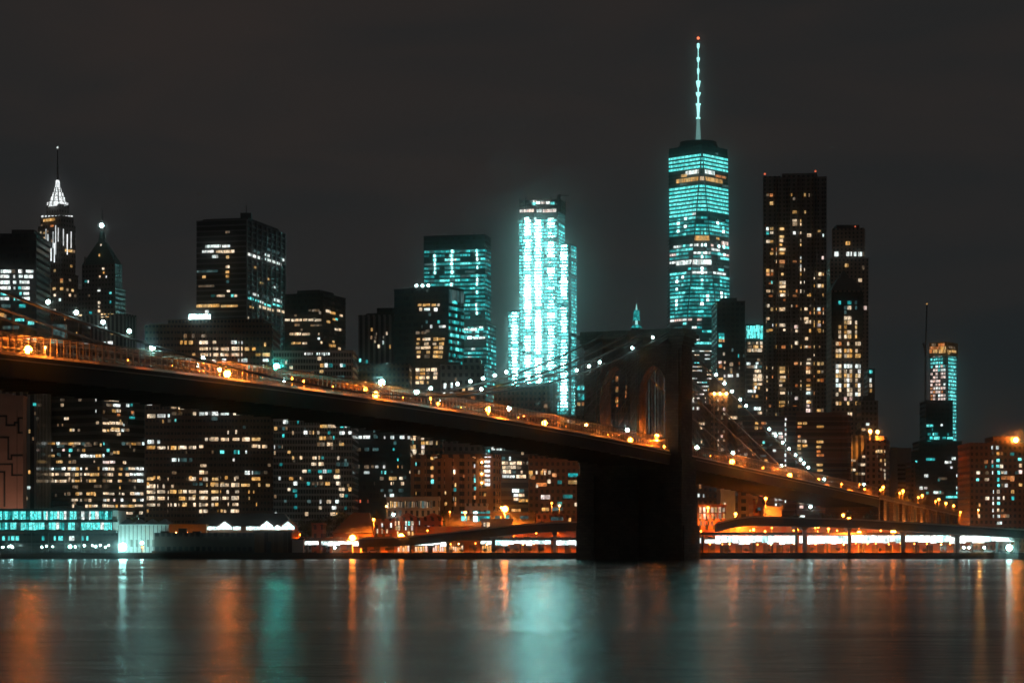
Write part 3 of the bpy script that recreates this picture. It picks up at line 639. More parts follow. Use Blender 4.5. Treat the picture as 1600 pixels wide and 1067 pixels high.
Y = 1990
b = B('apartment_tower', 'slim limestone tower with a row of white windows below its roof', 1297, 1357, None, 405, Y, 0, 40, FM['beige'], cat='skyscraper')
fs, z = stack(b, [(1300, 1350, 1352, 356, 4)], FM['beige'], 14)
f = fs[0][0]
b.bands(f, "380:1321-1328a;397:1304-1310c,1322-1326c,1327-1331c,1334-1338c,1341-1347c;397:1349-1350d", 4.2); b.bands(b.L, "415:1320-1326a;438:1341-1347w;450:1335-1337d;481:1350-1354P;418:1347-1350d", 4)
b.rnd(b.L, 1298, 1357, 408, 440, 3.5, 3.4, .04, 'dd', 0)
for u in (.3, .72): 
    mb = MB(); p = f.pt(f.W*u, 0, -2); mb.sphere((p[0], p[1], z+1.6), .7); mb.build('beacon', LIT['r'], b.root)
b.plant(.2, .8, .2, .8, 3, z)
b = B('office_tower', 'black-topped tower with three columns of bright windows, before the slim limestone tower', 1299, 1349, None, 456, 1700, 0, 40, FM['beige'])
mb = MB(); A_, B_, C_, D_ = [Vector(p) for p in b.poly]; c = (A_+C_)/2
mb.hexa([(*p, b.z1+1.2) for p in (A_, B_, C_, D_)], [(*(c+(p-c)*.45), zz(432, 1700)) for p in (A_, B_, C_, D_)]); mb.build('roof', M['dark'], b.root)
mb = MB(); mb.hexa([(*(c+(p-c)*.3), zz(432, 1700)) for p in (A_, B_, C_, D_)], [(*(c+(p-c)*.06), zz(418, 1700)) for p in (A_, B_, C_, D_)]); mb.build('roof_cap', M['dark'], b.root)
mb = MB(); p = [b.L.pt(.1, 0, .25), b.L.pt(b.L.W-.1, 0, .25), b.L.pt(b.L.W-.1, 0, .02), b.L.pt(.1, 0, .02)]; mb.prism([q[:2] for q in p], zz(528, 1700), b.z1-.2); mb.build('dark_cladding', FM['black'], b.root)
R_ = random.Random(4); y = 473
cols = [(1310, 1314), (1319, 1323), (1324, 1330), (1336, 1339)]
for y, pr, keys in [(473, .5, 'tgg'), (481, .5, 'gdw'), (488, .3, 'g'), (497, .6, 'cww'), (504, .8, 'wwa'), (511, .75, 'waa'), (519, .85, 'cwa'), (526, .8, 'waa')]:
    for x0, x1 in cols:
        if R_.random() < pr: u0 = b.L.at(x0, y)[0]; u1, z = b.L.at(x1, y); b.wins.append((9, b.L, u0, u1, z-1.3, z+1.3, R_.choice(keys), 1.6))
b.wins = [(w[0], Face(Vector(b.L.a)+b.L.n*.3, Vector(b.L.b)+b.L.n*.3, b.L.z0, b.L.z1),)+w[2:] for w in b.wins]
cols = [(1306, 1310), (1310.6, 1314.5), (1319, 1323), (1323.6, 1327), (1327.6, 1331.5), (1336.5, 1340), (1340.6, 1344.5)]
for y, pr, keys in [(537, .8, 'ow'), (548, .85, 'waw'), (556, .8, 'aaw'), (572, .9, 'ccw'), (580, .9, 'cwa'), (587, .7, 'aaw'), (594, .5, 'wc'), (602, .75, 'caw'), (609, .7, 'wow'), (616, .85, 'ccw'), (623, .5, 'cP'), (630, .65, 'aaw'), (647, .3, 'ow')]:
    for x0, x1 in cols:
        if R_.random() < pr: u0 = b.L.at(x0, y)[0]; u1, z = b.L.at(x1, y); b.win(b.L, u0, u1, z-1.35, z+1.35, R_.choice(keys), 1.6)
b = B('office_building', 'thin dark sliver of a block with a teal lamp, beside the black-topped tower', 1356, 1367, None, 578, 1800, 0, 20, FM['blackg'])
b.bands(b.L, "581:1358-1363T;594:1358.5-1362c;602:1358.5-1362w;610:1358.5-1362a", 3)
b = B('office_building', 'stepped dark block at the foot of the slim limestone tower', 1345, 1372, None, 628, 1650, 0, 20, FM['grey'])
b.rnd(b.L, 1346, 1372, 635, 690, 3.8, 3, .1, 'dcw', 0); b.plant(.1, .5, .2, .8, 5)

Y = 1330
for (x0, x1, yt, lab, sd) in ((1160, 1243, 652, 'brown slab of flats with balcony lines, the one with cool white windows in pairs', 1), (1244, 1324, 647, 'brown slab of flats with two columns of amber windows and a rounded corner', 2)):
    b = B('apartment_block', lab, x0, x1, None, yt, Y+sd*4, 0, 30, FM['stripeb'])
    if sd == 1:
        b.bands(b.L, "661:1180-1185a,1190-1197o;668:1179-1184a,1187-1191o;677:1207-1213c,1216-1222c;683:1208-1213c,1216-1223P;691:1192-1195T;700:1188-1198g;704:1208-1213c;712:1188-1197g;720:1186-1191a,1194-1200a;728:1216-1222c;773:1187-1194r,1209-1213w;780:1211-1214c,1217-1223c;788:1211-1214c,1217-1222d", 1.7)
        for y in range(655, 790, 8): b.bands(b.L, f"{y}:1226.5-1228.5c", 1.8)
        b.rnd(b.L, 1162, 1224, 655, 770, 3.0, 2.4, .02, 'dao', 0)
    else:
        b.bands(b.L, "661:1246-1253a,1254-1261a;667:1246-1252o,1276-1287a;689:1246-1252w,1254-1260w;696:1246-1252a,1254-1261a;682:1246-1251o;690:1276-1286a;698:1276-1283a;705:1276-1282o;711:1276-1287o;726:1276-1286a;734:1277-1285a;701:1246-1252a;708:1246-1254d;743:1277-1283o;716:1248-1252w;785:1249-1256w;792:1249-1255P;807:1249-1258c;741:1248-1252d;784:1272-1288r;789:1275-1283r", 1.7)
        mb = MB(); cxr, cyr = ray(1316, Y+8), Y+12; mb.frustum(cxr, cyr+2, 6.2, 6.2, 2, b.z1-.3, 20); mb.build('rounded_corner', FM['stripeb'], b.root)
        b.plant(-.22, .2, .2, .6, 5, name='lift_house', mat=FM['brown'])
    for k in range(int((b.z1-8)/6)):
        z = 8+6*k; p = [b.L.pt(.2, 0, .35), b.L.pt(b.L.W-.2, 0, .35), b.L.pt(b.L.W-.2, 0, 0), b.L.pt(.2, 0, 0)]; mb = MB(); mb.prism([q[:2] for q in p], z, z+.35); mb.build('floor_edge', M['concrete'], b.root)

b = B('apartment_block', 'uplit orange pier-fronted tower with a dark pointed roof', 1108, 1138, None, 616, 1450, 0, 25, FM['beige'])
A_, B_, C_, D_ = [Vector(p) for p in b.poly]; c = (A_+C_)/2
mb = MB(); mb.hexa([(*(c+(p-c)*1.1), b.z1+1.2) for p in (A_, B_, C_, D_)], [(*(c+(p-c)*.25+Vector((-2, 0))), zz(590, 1450)) for p in (A_, B_, C_, D_)]); mb.build('roof', M['dark'], b.root)
for x in (1111.5, 1118, 1124, 1135.5):
    u, _ = b.L.at(x, 640); w = 1.3 if x < 1120 else .4; p = [b.L.pt(u-w, 0, .6), b.L.pt(u+w, 0, .6), b.L.pt(u+w, 0, -.1), b.L.pt(u-w, 0, -.1)]; mb = MB(); mb.prism([q[:2] for q in p], 2, b.z1-1); mb.build('pier', FM['beige'], b.root)
for x, y in ((1116, 615), (1125, 615), (1134.5, 615)):
    u, z = b.L.at(x, y); p = b.L.pt(u, z, 1.2); mb = MB(); mb.sphere(p, .6); mb.build('flood_lamp', glow('flood_amber', (1, .42, .10), 130), b.root)
R_ = random.Random(12)
for y in range(625, 706, 7):
    for x0, x1 in ((1113, 1116), (1120, 1123), (1126, 1129), (1130, 1133)):
        if R_.random() < .5: b.bands(b.L, f"{y}:{x0}-{x1}{R_.choice('wPwd')}", 2.0)
b = B('office_building', 'dark block with a scatter of amber windows behind the uplit orange tower', 1137, 1166, None, 626, 1480, 0, 25, FM['blackg'])
b.rnd(b.L, 1138, 1165, 630, 720, 3.6, 3, .28, 'wawd', .3)
b = B('office_building', 'dark block showing three lit windows just past the bridge tower', 1078, 1111, None, 634, 1440, 0, 25, FM['blackg'])
b.bands(b.L, "662:1092-1101w;668:1093-1098w;638:1082-1085c,1088-1092c;625:1080-1084c;690:1095-1097w", 2)
b = B('office_building', 'dark striped block seen through the bridge arch nearer the tallest tower', 1002, 1050, None, 560, 1350, 0, 25, FM['stripe'])
for i in range(10):
    u = b.L.W*(i+.5)/10; b.wins.append((70, b.L, u-.25, u+.25, b.z1-52, b.z1-4-3*(i % 3), 'g', 2.0))  # dim glowing strips added to lighten the block behind the arch
b.rnd(b.L, 1004, 1046, 580, 700, 3.6, 3, .03, 'dot', 0)
b = B('office_building', 'dark block with stacked amber windows, seen through the arch nearer the brightest tower', 953, 1000, None, 583, 1350, 0, 25, FM['teal'])
b.bands(b.L, "590:962-967o;594:962-967o;606:962-967o;610:962-967a;622:963-966o;627:962-966a;633:963-966o;605:977-979o;613:977-979o;619:977-979o", 1.8); b.bands(b.L, "665:955-957a", 2)
b = B('church_spire', 'small floodlit teal cupola and needle rising just above the bridge tower', 986, 1003, None, 512, 1700, 0, 8, FM['grey'], cat='church', parapet=False)
mb = MB(); cxs = ray(994.5, 1704); mb.frustum(cxs, 1704, 4.5, 2.4, zz(512, 1700), zz(507, 1700), 8); mb.frustum(cxs, 1704, 2.6, 1.9, zz(500, 1700), zz(484, 1700), 8); mb.build('lantern', LIT['t'], b.root)  # cupola and needle emit; floodlighting is put into their materials
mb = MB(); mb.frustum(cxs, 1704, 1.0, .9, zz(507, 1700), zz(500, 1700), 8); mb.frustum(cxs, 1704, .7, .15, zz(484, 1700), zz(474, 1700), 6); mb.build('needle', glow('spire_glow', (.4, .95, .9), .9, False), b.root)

Y = 1380
b = B('office_building', 'tan block with dark vertical slits and an orange edge', 1352, 1384, 1390, 690, Y, 18, 40, FM['beige'])
b.bands(b.L, "705:1368-1370a,1371-1373w,1374-1376a,1377-1379a,1381-1383w;712:1370-1372d;719:1375-1378a,1381-1384a;725:1382-1384w;733:1375-1378w;735:1381-1384w;741:1382-1384w;747:1382-1384w;740:1370-1372d", 1.8)
b.plant(.5, .9, .1, .9, 3.5, mat=FM['beige'])
b = B('office_building', 'dark ribbed block holding clusters of warm windows, beside the tan block', 1322, 1352, None, 683, 1400, 0, 30, FM['stripe'])
b.bands(b.L, "706:1321-1324a;713:1347-1353w;719:1328-1332w,1333-1337w;726:1345-1354w;724:1322-1324w;728:1326-1329w;734:1328-1331a,1333-1337w;740:1337-1341a,1342-1345d,1346-1354w;747:1325-1330w;725:1340-1344d", 1.8)
b = B('office_building', 'narrow near-black block beside the tan block', 1386, 1402, None, 701, 1600, 0, 30, FM['black'])
b = B('office_building', 'blank grey block striped on its lower floors', 1402, 1424, None, 702, 1560, 0, 30, M['concrete'])
for y in range(728, 775, 7):
    u0 = 1.0; z = zz(y, 1560); mb = MB(); p = [b.L.pt(.2, 0, .3), b.L.pt(b.L.W-.2, 0, .3), b.L.pt(b.L.W-.2, 0, 0), b.L.pt(.2, 0, 0)]; mb.prism([q[:2] for q in p], z, z+1.3); mb.build('dark_band', M['dark'], b.root)
b = B('office_building', 'small dark teal block in the gap before the stepped black tower', 1424, 1436, None, 707, 1750, 0, 20, FM['teal']); b.bands(b.L, "721:1430-1433T", 2)
b = B('office_building', 'low brown sliver beside the blank grey block', 1423, 1431, None, 724, 1500, 0, 20, FM['brown'])

Y = 2520
b = B('construction_tower', 'distant tower under construction with orange netting at its top', 1453, 1479, 1496, 556, Y, 38, 40, FM['blackg'], parapet=False)
R_ = random.Random(31); z = b.L.at(1470, 700)[1]
while z < b.z1-1:
    y = HOR-(z-CH)/Y*F
    for i, x in enumerate(range(1454, 1478, 4)):
        if R_.random() < .8: u0 = b.L.at(x, y)[0]; u1 = b.L.at(x+3.2, y)[0]; b.win(b.L, u0, u1, z+.8, z+3.3, R_.choice('PPPcoP' if y > 585 else 'CcPC'), 1.2)
    u0 = b.R.at(1482, y)[0]; u1 = b.R.at(1494, y)[0]; b.win(b.R, u0, u1, z+.8, z+3.3, 'C', 1.6); um = b.R.at(1488, y)[0]; b.win(b.R, um-2.5, um+2.5, z+.7, z+3.4, 'T', 5)
    z += 4.0
mb = MB(); A_, B_, C_, D_ = [Vector(p) for p in b.poly]; c = (A_+C_)/2; Pn = [c+(p-c)*1.04 for p in (A_, B_, C_, D_)]
mb.prism([tuple(p) for p in Pn], b.z1, zz(534, Y)); mb.build('safety_netting', plain('orange_netting', (.55, .25, .05), .8), b.root)
f = Face(Pn[0], Pn[1], b.z1, b.z1+20); g = Face(Pn[1], Pn[2], b.z1, b.z1+20)
b.bands(f, "549:1452-1457o,1458-1466a,1467-1478a;544:1453-1459o,1460-1468o,1469-1478a;539:1455-1462d,1466-1476o", 4); b.bands(g, "549:1480-1486a,1487-1494a;543:1482-1492d;552:1481-1484a", 3)  # glowing bands stand in for lamplight on the netting
b = B('stepped_tower', 'stepped black tower with teal lit rows, before the distant construction tower', 1447, 1489, None, 627, 1900, 0, 30, FM['black'])
b.bands(b.L, "665:1448-1452T,1453-1458T;664:1470-1473c;671:1456-1458t;678:1449-1455t,1457-1459T,1460-1466t,1480-1483t;684:1453-1458T,1459-1468T,1472-1478t,1480-1490T;690:1448-1454t;696:1449-1456T,1458-1467T,1470-1478T,1480-1488T", 2.4)
b = B('stepped_tower', 'wide black lower storeys of the stepped tower with sparse cool windows', 1436, 1503, None, 691, 1860, 0, 30, FM['black'])
b.bands(b.L, "716:1487-1493c;722:1476-1482c,1484-1486c;730:1485-1488c;743:1444-1450c,1494-1500c;750:1465-1469t;762:1437-1442c,1444-1449c,1494-1500c,1504-1508c;769:1459-1466c,1468-1470T;770:1494-1503T;776:1478-1490T,1491-1503T;788:1500-1506c", 2.4)
b.rnd(b.L, 1437, 1502, 700, 790, 3.9, 2.5, .04, 'gtd', .2)
b = B('stepped_tower', 'lowest dark step of the stepped black tower', 1503, 1516, None, 724, 1840, 0, 30, FM['black'])

b = B('apartment_block', 'brick housing block with a roof lamp at the edge of the bridge approach', 1515, 1640, None, 695, 1150, 0, 30, FM['brown'])
b.bands(b.L, """699:1549-1551c,1556-1561c;708:1550-1552d,1557-1561a,1563-1567o;719:1557-1562T;721:1538-1543o,1550-1552P;728:1550-1552t,1557-1562T,1563-1568w;738:1526-1531w,1540-1545d,1550-1552c,1558-1563T,1564-1568w,1569-1573c;729:1539-1542t;746:1564-1585o;
 749:1526-1530T,1539-1545w,1558-1562T,1578-1584o;758:1558-1562T,1565-1568d,1570-1575c;768:1557-1562w,1551-1553c,1580-1585a;778:1539-1545w,1551-1553c,1558-1562c,1567-1569w,1581-1585t;786:1551-1553c,1558-1562T;789:1529-1532a;797:1558-1562w,1551-1553c,1565-1568o;806:1528-1531w,1558-1562c,1551-1553c,1564-1573o;817:1558-1566c;717:1591-1597T;727:1592-1597w;737:1591-1597P;757:1592-1597a""", 1.8)
b.rnd(b.L, 1518, 1599, 700, 820, 3.1, 2.4, .03, 'dogt', 0)
b.plant(.31, .6, .1, .8, 4.5, mat=FM['brown']); 
p = b.L.pt(b.L.at(1588, 700)[0], 0, -1.5)
mb = MB(); mb.tube([(p[0], p[1], b.z1), (p[0], p[1], zz(688, 1150))], .12, 5); mb.build('lamp_pole', M['dark'], b.root)
mb = MB(); mb.sphere((p[0], p[1]-.3, zz(687, 1150)), 1.1, 12, 8); mb.build('roof_lamp', glow('sodium_roof', (1, .28, .04), 200), b.root)

# ---- below the deck
b = B('exchange_building', 'windowless pink-brown block with stepped grooves in its face', -60, 36, None, 622, 930, 0, 7, FM['pink'])
for seg in ([(-8, 650), (10, 650), (10, 664), (23, 664), (23, 660), (29, 660), (29, 653), (36, 653)], [(29, 660), (29, 676), (36, 676)], [(-8, 683), (13, 683), (13, 717), (18, 717), (18, 711), (36, 711)], [(-8, 725), (19, 725), (19, 742), (36, 742)], [(-8, 737), (7, 737), (7, 790)]):
    mb = MB()
    for (x0, y0), (x1, y1) in zip(seg, seg[1:]):
        u0, z0 = b.L.at(min(x0, x1), max(y0, y1)); u1, z1 = b.L.at(max(x0, x1), min(y0, y1)); e = .36
        u0 = max(u0-e, .05); u1 = min(u1+e, b.L.W-.05)
        mb.hexa([b.L.pt(u0, z0-e, .12), b.L.pt(u1, z0-e, .12), b.L.pt(u1, z0-e, 0), b.L.pt(u0, z0-e, 0)], [b.L.pt(u0, z1+e, .12), b.L.pt(u1, z1+e, .12), b.L.pt(u1, z1+e, 0), b.L.pt(u0, z1+e, 0)])
    mb.build('groove', M['dark'], b.root)
b.plant(.0, .82, .1, .9, 1.9, mat=FM['pink'])
b = B('office_building', 'dark finned tower behind the pink-brown windowless block', 0, 57, None, 596, 1060, 0, 40, FM['stripe'])
b.bands(b.L, "604:42-48a,52-57d;609:53-56d;611:42-46a;632:51-57t;646:53-57d;674:44-48a;685:51-53d;737:44-47a;762:35-40c,42-48c;778:40-43w;601:52-56d", 1.6)
b = B('office_building', 'dark-floored office block crossed by many bright warm bands', 55, 160, 226, 586, 1080, 30, 50, FM['band'])
L1 = """614:70-76d,77-82a,89-94w,104-107d,108-112a,116-118w,124-127w,132-140a,141-151w;625:68-75c,94-101d,123-127d,149-151c;633:95-100w;642:149-151c;646:72-80T;654:73-80T,100-107w;660:150-154w;664:72-79g,90-92d,97-99d;672:57-68c,69-80c,109-112a,113-116w,122-125d;683:73-80T;
693:67-80c,81-86a,88-93c,94-105d,107-115a,116-125w,127-133g,134-141d,147-153d;703:72-76T,77-82c,98-101P,108-113T,121-125d,129-133a;712:58-64d,66-71a,72-78o,79-85a,92-95g,107-110w,126-135c,136-148c,149-158a;721:68-78d,88-93a,94-98a,108-111a,114-118d,146-148w;
732:56-64d,66-73w,74-84c,86-95g,96-103c,106-111w,112-118c,119-124a,126-128c,134-137w,153-156a;741:55-65w,66-84w,86-92w,93-100d,102-110w,112-117d,118-123a,125-128w,132-140w,141-155a;751:66-75w,76-84w,86-92w,93-104w,106-110d,112-117w,118-124a,126-128w,135-138d,139-150a;
762:120-122d;771:100-103d,105-110d,118-123a,124-128w,135-141a,142-149a;781:112-122w,125-128w,132-137d,138-143w;790:113-116w,133-138w,139-143a,144-152w;763:56-63t;770:56-63t;776:56-63t;801:112-114d"""
R1 = """616:161-171a;625:163-170d,171-178w,179-185w;633:166-176d,177-188c;642:175-181a,182-188w;648:183-188o;661:156-170w,171-180w,181-191w;672:156-166w,167-170a,172-188w,190-193c;678:183-188w;664:192-194c;624:200-206w,208-214a,215-223c;633:197-202c,203-207t;652:202-210t;644:205-209o;
693:161-163T,190-196g,197-204d,205-212a,213-220d,222-225c;703:167-171T,208-211d;707:177-181a,182-186a;712:160-163c;722:160-170P,171-180P;732:160-168c,169-178w,183-186d,187-191a,194-200g,201-210w,211-217c,218-224c;741:160-167d,168-176w,185-190a,196-202w,203-212c,213-224c;
751:160-166d,167-175w,184-187w,186-190a,201-206d,207-213w,214-224c;762:186-188a,209-212d;771:161-170w,171-178w,186-188w,190-194w,203-210w,211-218c,219-224w;781:162-166c,167-171w,177-180P,189-193c,207-212w,213-218g,219-224c;790:160-168w,169-178w,181-184a,188-198w,199-210a,211-223w;801:195-207w,217-223w"""
b.bands(b.L, L1, 1.45, 1.1); b.bands(b.R, R1, 1.45, 1.1)
b.rnd(b.L, 56, 160, 690, 800, 3.9, 1.2, .08, 'ddwadg', .4, hf=.35); b.rnd(b.R, 161, 225, 615, 800, 3.9, 1.2, .06, 'ddwag', .4, hf=.35)
b = B('office_building', 'black glass block with one cool white lit floor, beneath the deck', 551, 641, None, 634, 1100, 0, 40, FM['black'])
b.bands(b.L, """664:568-578w,581-585w,586-591d,598-600c;683:558-565c,567-578c,584-590g,600-602c,610-616c,625-632c,637-641c;673:584-587g;702:558-564d,570-577g,582-592g,614-616t;729:558-563d,569-577d,580-585d,586-591c,599-602c,621-623a,627-630d;738:568-577c,595-598T,600-604T;
 747:594-600d,608-620a,624-630w;755:610-612w,614-616w,626-632w,584-586d;766:594-600g,607-614g,622-630g;774:601-603c,609-616c;783:562-564r,574-576r;718:621-623T;720:640-643w;737:639-644w""", 1.6, 1.3); b.rnd(b.L, 552, 640, 650, 790, 3.3, 1.6, .04, 'ddg', .3)
b = B('apartment_block', 'block of bright amber windows over the tan hospital', 640, 691, None, 668, 1130, 0, 30, FM['brown'])
b.bands(b.L, "679:641-644w,645-650w,669-673w,677-679d;685:646-650w,652-656d,657-663w;692:658-664a,665-670a,671-676w,681-684a;698:645-650a,659-663P;705:641-644w,645-651w,658-663w;711:646-650w,653-657d,658-663w;716:641-648a;699:641-643w;691:641-646t;713:683-686a", 2.0)
b = B('office_building', 'block with a grid of teal panes over the hospital roof', 690, 758, None, 674, 1500, 0, 40, FM['teal'])
for y, x0, x1, ks in ((683, 691, 727, 'tTtT'), (690, 691, 727, 'TtTT'), (698, 691, 727, 'gtgt'), (705, 691, 695, 't'), (685, 728, 757, 'tgtT'), (692, 728, 757, 'TtT'), (699, 728, 757, 'TtT'), (705, 724, 757, 'tTt')):
    R_ = random.Random(y)
    x = x0
    while x < x1-3:
        if R_.random() < .85: b.bands(b.L, f"{y}:{x}-{x+4.3}{R_.choice(ks)}", 2.3)
        x += 5.2
b.bands(b.L, "707:737-742w", 1.6)
b = B('hospital', 'tan brick hospital with vertical piers and a bright stair window', 645, 773, 783, 713, 1010, 12, 40, FM['hosp'])
for x in (646, 662, 683, 692, 705, 717, 730, 737, 748, 770):
    u, _ = b.L.at(x, 750); w = 1.1 if x not in (662, 692) else .9; p = [b.L.pt(u-w, 0, .5), b.L.pt(u+w, 0, .5), b.L.pt(u+w, 0, -.1), b.L.pt(u-w, 0, -.1)]; mb = MB(); mb.prism([q[:2] for q in p], 2, b.z1-.4); mb.build('brick_pier', FM['hosp'], b.root)
b.bands(b.L, "716:673-677a,678-683w;714:738-744o;725:646-651T,659-662c;724:683-685d;731:673-677a,678-681t;728:739-743c;738:645-648a,653-656d;737:706-711c;744:673-677o,739-743t,723-726o;752:673-678T;750:739-743T;757:711-717a;765:709-716t,747-750c;763:740-748T;771:646-650a;772:756-759a;770:695-697a;779:679-683a,705-709c,711-716a,673-676T;777:738-743o;787:693-698a,711-716o,728-731w", 1.8)
for y in (713, 721, 728, 736, 743, 750, 757): b.bands(b.L, f"{y}:757-768K", 1.3, 1.0)
u, z = b.L.at(754, 735); 
for y in (722, 740, 754):
    p = b.L.pt(b.L.at(753.5, y)[0], zz(y, 1010), 1.0); mb = MB(); mb.sphere(p, .35); mb.build('wall_lamp', glow('wall_amber', (1, .48, .14), 60), b.root)
b = B('office_building', 'dark modern block with stacked white floors beside the hospital', 766, 826, None, 690, 1060, 0, 30, FM['band'])
b.bands(b.L, """695:775-785t,792-796T;701:768-774c,775-785c,786-797g;708:815-818w;716:795-798c,784-790g;723:784-795w,796-806w,807-815w,817-820d,823-828d;730:784-796w,797-806w,808-815d;737:781-783c,785-798w,800-806g,813-816w;744:785-795c,796-805c,806-822w;766:800-812c,813-819g;773:802-810c,811-819w;780:802-810w;782:811-820a,821-834a""", 1.6)
b = B('apartment_block', 'brick apartment block of amber windows pressed against the bridge tower', 826, 912, None, 716, 1030, 0, 30, FM['brown'])
b.rnd(b.L, 828, 862, 722, 770, 3.1, 2.6, .25, 'aood', .2); b.rnd(b.L, 862, 910, 716, 812, 3.2, 2.4, .42, 'wawwaot', .3, seed=2)
b.bands(b.L, "738:827-833a,837-840w,845-849a,850-853w,856-861w;744:827-833a;752:856-861w;759:838-841w;795:862-880g,846-858a;776:845-860P;788:898-906w", 1.9)
b = B('apartment_block', 'brick flats with a few lit windows beyond the bridge tower base', 1083, 1130, None, 735, 1120, 0, 30, FM['brown'])
b.bands(b.L, "748:1107-1112d;774:1090-1093c,1098-1101c;760:1092-1096o", 2)

# ---- low waterfront rows
def low(name, label, x0, x1, yt, Y, mat, **k): return B(name, label, x0, x1, None, yt, Y, 0, k.pop('D', 18), mat, **k)
b = low('civic_building', 'long pale colonnaded low building under the black glass block', 604, 686, 780, 985, FM['stone'])
b.bands(b.L, "789:604-607w;" + "788:" + ",".join(f"{609+3.4*i:.1f}-{611+3.4*i:.1f}{k}" for i, k in enumerate('aawaddgddgdddddgdwdd')), 3.0)
b = low('brick_warehouse', 'red brick warehouse with two small gables and rows of lit windows', 616, 690, 812, 945, FM['brick'])
for xc in (637, 677):
    p0, p1 = ray(xc-16, 945), ray(xc+16, 945); mb = MB(); z = b.z1+1.1; h = 1.9
    mb.face([(p0, 944.7, z), (p1, 944.7, z), ((p0+p1)/2, 944.7, z+h)]); mb.face([(p1, 960, z), (p0, 960, z), ((p0+p1)/2, 960, z+h)]); mb.face([(p0, 944.7, z), ((p0+p1)/2, 944.7, z+h), ((p0+p1)/2, 960, z+h), (p0, 960, z)]); mb.face([((p0+p1)/2, 944.7, z+h), (p1, 944.7, z), (p1, 960, z), ((p0+p1)/2, 960, z+h)])
    mb.build('gable', FM['brick'], b.root)
b.bands(b.L, "817:617-620w,622-625w,633-635c,638-641T,643-646w,654-656c;825:618-621a,622-625w,633-635c,637-639d,643-646P,654-657w,668-671P;833:620-623a,637-640a,643-646a,658-660o,672-674d", 1.9)
b = low('brick_house', 'small brick house with three bright arched windows', 583, 616, 814, 950, FM['brick'])
b.bands(b.L, "829.5:588.5-591.5w,595.5-598.5w,602.5-605.5w", 2.2); b.bands(b.L, "820:596-598c,610-612c", 1.8)
b = low('gabled_shed', 'long dark pitched-roof shed by the white fascia lights', 520, 583, 832, 940, FM['brown'], parapet=False)
mb = MB(); x0, x1, z = ray(520, 940), ray(583, 940), b.z1; mb.hexa([(x0-.5, 939.5, z), (x1, 939.5, z), (x1, 958, z), (x0-.5, 958, z)], [(x0+8, 946, z+8.4), (x1-2, 946, z+8.4), (x1-2, 951, z+8.4), (x0+8, 951, z+8.4)]); mb.build('roof', plain('slate_roof', (.10, .08, .07), .9), b.root)
b = low('brick_house', 'small brick chimney block beside the dark pitched-roof shed', 487, 504, 821, 940, FM['brick'])
b = low('brick_house', 'brick row house with three lit storeys past the bridge tower', 1088, 1134, 792, 945, FM['brick'])
for y, ks in ((796, 'wwawaww'), (806, 'awwadda'), (817, 'dddd')):
    for i, k in enumerate(ks): b.bands(b.L, f"{y}:{1093+6*i}-{1096.5+6*i}{k}", 2.3)
b = low('brick_house', 'orange-lit plain gable wall behind the row house', 1126, 1149, 768, 1000, M['concrete'])
b.bands(b.L, "789:1131-1134w", 3)
b = low('brick_house', 'wide shadowy block with a blank lit wall behind the street lamps', 1153, 1185, 770, 1010, FM['hosp']); b.plant(.1, .5, .1, .8, 2)
b = low('brick_house', 'low flat-roofed shop lit orange below the brown flats', 1193, 1222, 795, 955, M['concrete']); b.plant(.55, .95, .2, .8, 1.2)
b = low('brick_house', 'dark brick shop between the blank lit wall and the flat-roofed shop', 1177, 1198, 785, 965, FM['brick']); b.bands(b.L, "795:1184-1191g", 1.2)
b = low('market_hall', 'low market hall with teal shop windows below the hospital', 696, 766, 806, 955, FM['blackg'])
b.bands(b.L, "806.5:720-729T,739-746W,747-749T,750-760t,761-769t", 5.0, 2.5); b.bands(b.L, "808:731-733a;802:695-697c", 2.5)
b = low('brick_house', 'pale roof house behind the market hall with teal windows', 727, 762, 790, 975, FM['stone'])
b = low('market_hall', 'low teal-grey hall beside the market hall', 768, 836, 803, 962, FM['blackg']); b.bands(b.L, "808:774-781g,790-796t,812-826g;797:800-805a,806-809a,810-813a;793:786-790w;799:772-774w", 1.8)
b = low('brick_house', 'cream kiosk with three lit windows above the curved ramp', 752, 801, 814, 930, M['concrete']); b.bands(b.L, "819:756-758.5w,759.5-762w,763-765w", 2)
b = low('apartment_block', 'low dark row house below the brick apartment block of amber windows', 838, 911, 806, 960, FM['brown']); b.bands(b.L, "810:861-880g;812:889-892a,905-908a", 1.8)

for b in bld: b.finish()

# ------------------------------------------------------------------ lamps
GL = dict(
 sodium=glow('sodium_lamp', (1, .24, .025), 34), sodium_big=glow('sodium_lamp_big', (1, .23, .022), 80), sodium_small=glow('sodium_lamp_small', (1, .22, .022), 26),
 wash=glow('wall_wash_lamp', (1, .50, .33), 750), amber_wash=glow('amber_wash_lamp', (1, .38, .08), 2200), amber=glow('amber_lamp', (1, .40, .10), 30), white=glow('mercury_lamp', (.62, 1, .95), 50), teal=glow('signal_lamp', (.06, .85, .72), 280), white_star=glow('mercury_lamp_bright', (.42, 1, .93), 280), sodium_star=glow('sodium_lamp_bright', (1, .24, .025), 280),
 cable=glow('cable_lamp_glow', (.62, 1, .95), 26), flood=glow('flood_lamp_glow', (.42, 1, .95), 80))
LENS = dict(sodium_star=glow('sodium_lens_bright', (1, .20, .015), 34000), sodium_big=glow('sodium_lens_big', (1, .20, .015), 34000), sodium=glow('sodium_lens', (1, .20, .015), 24000), sodium_small=glow('sodium_lens_small', (1, .19, .012), 22000), amber=glow('amber_lens', (1, .28, .035), 12000))
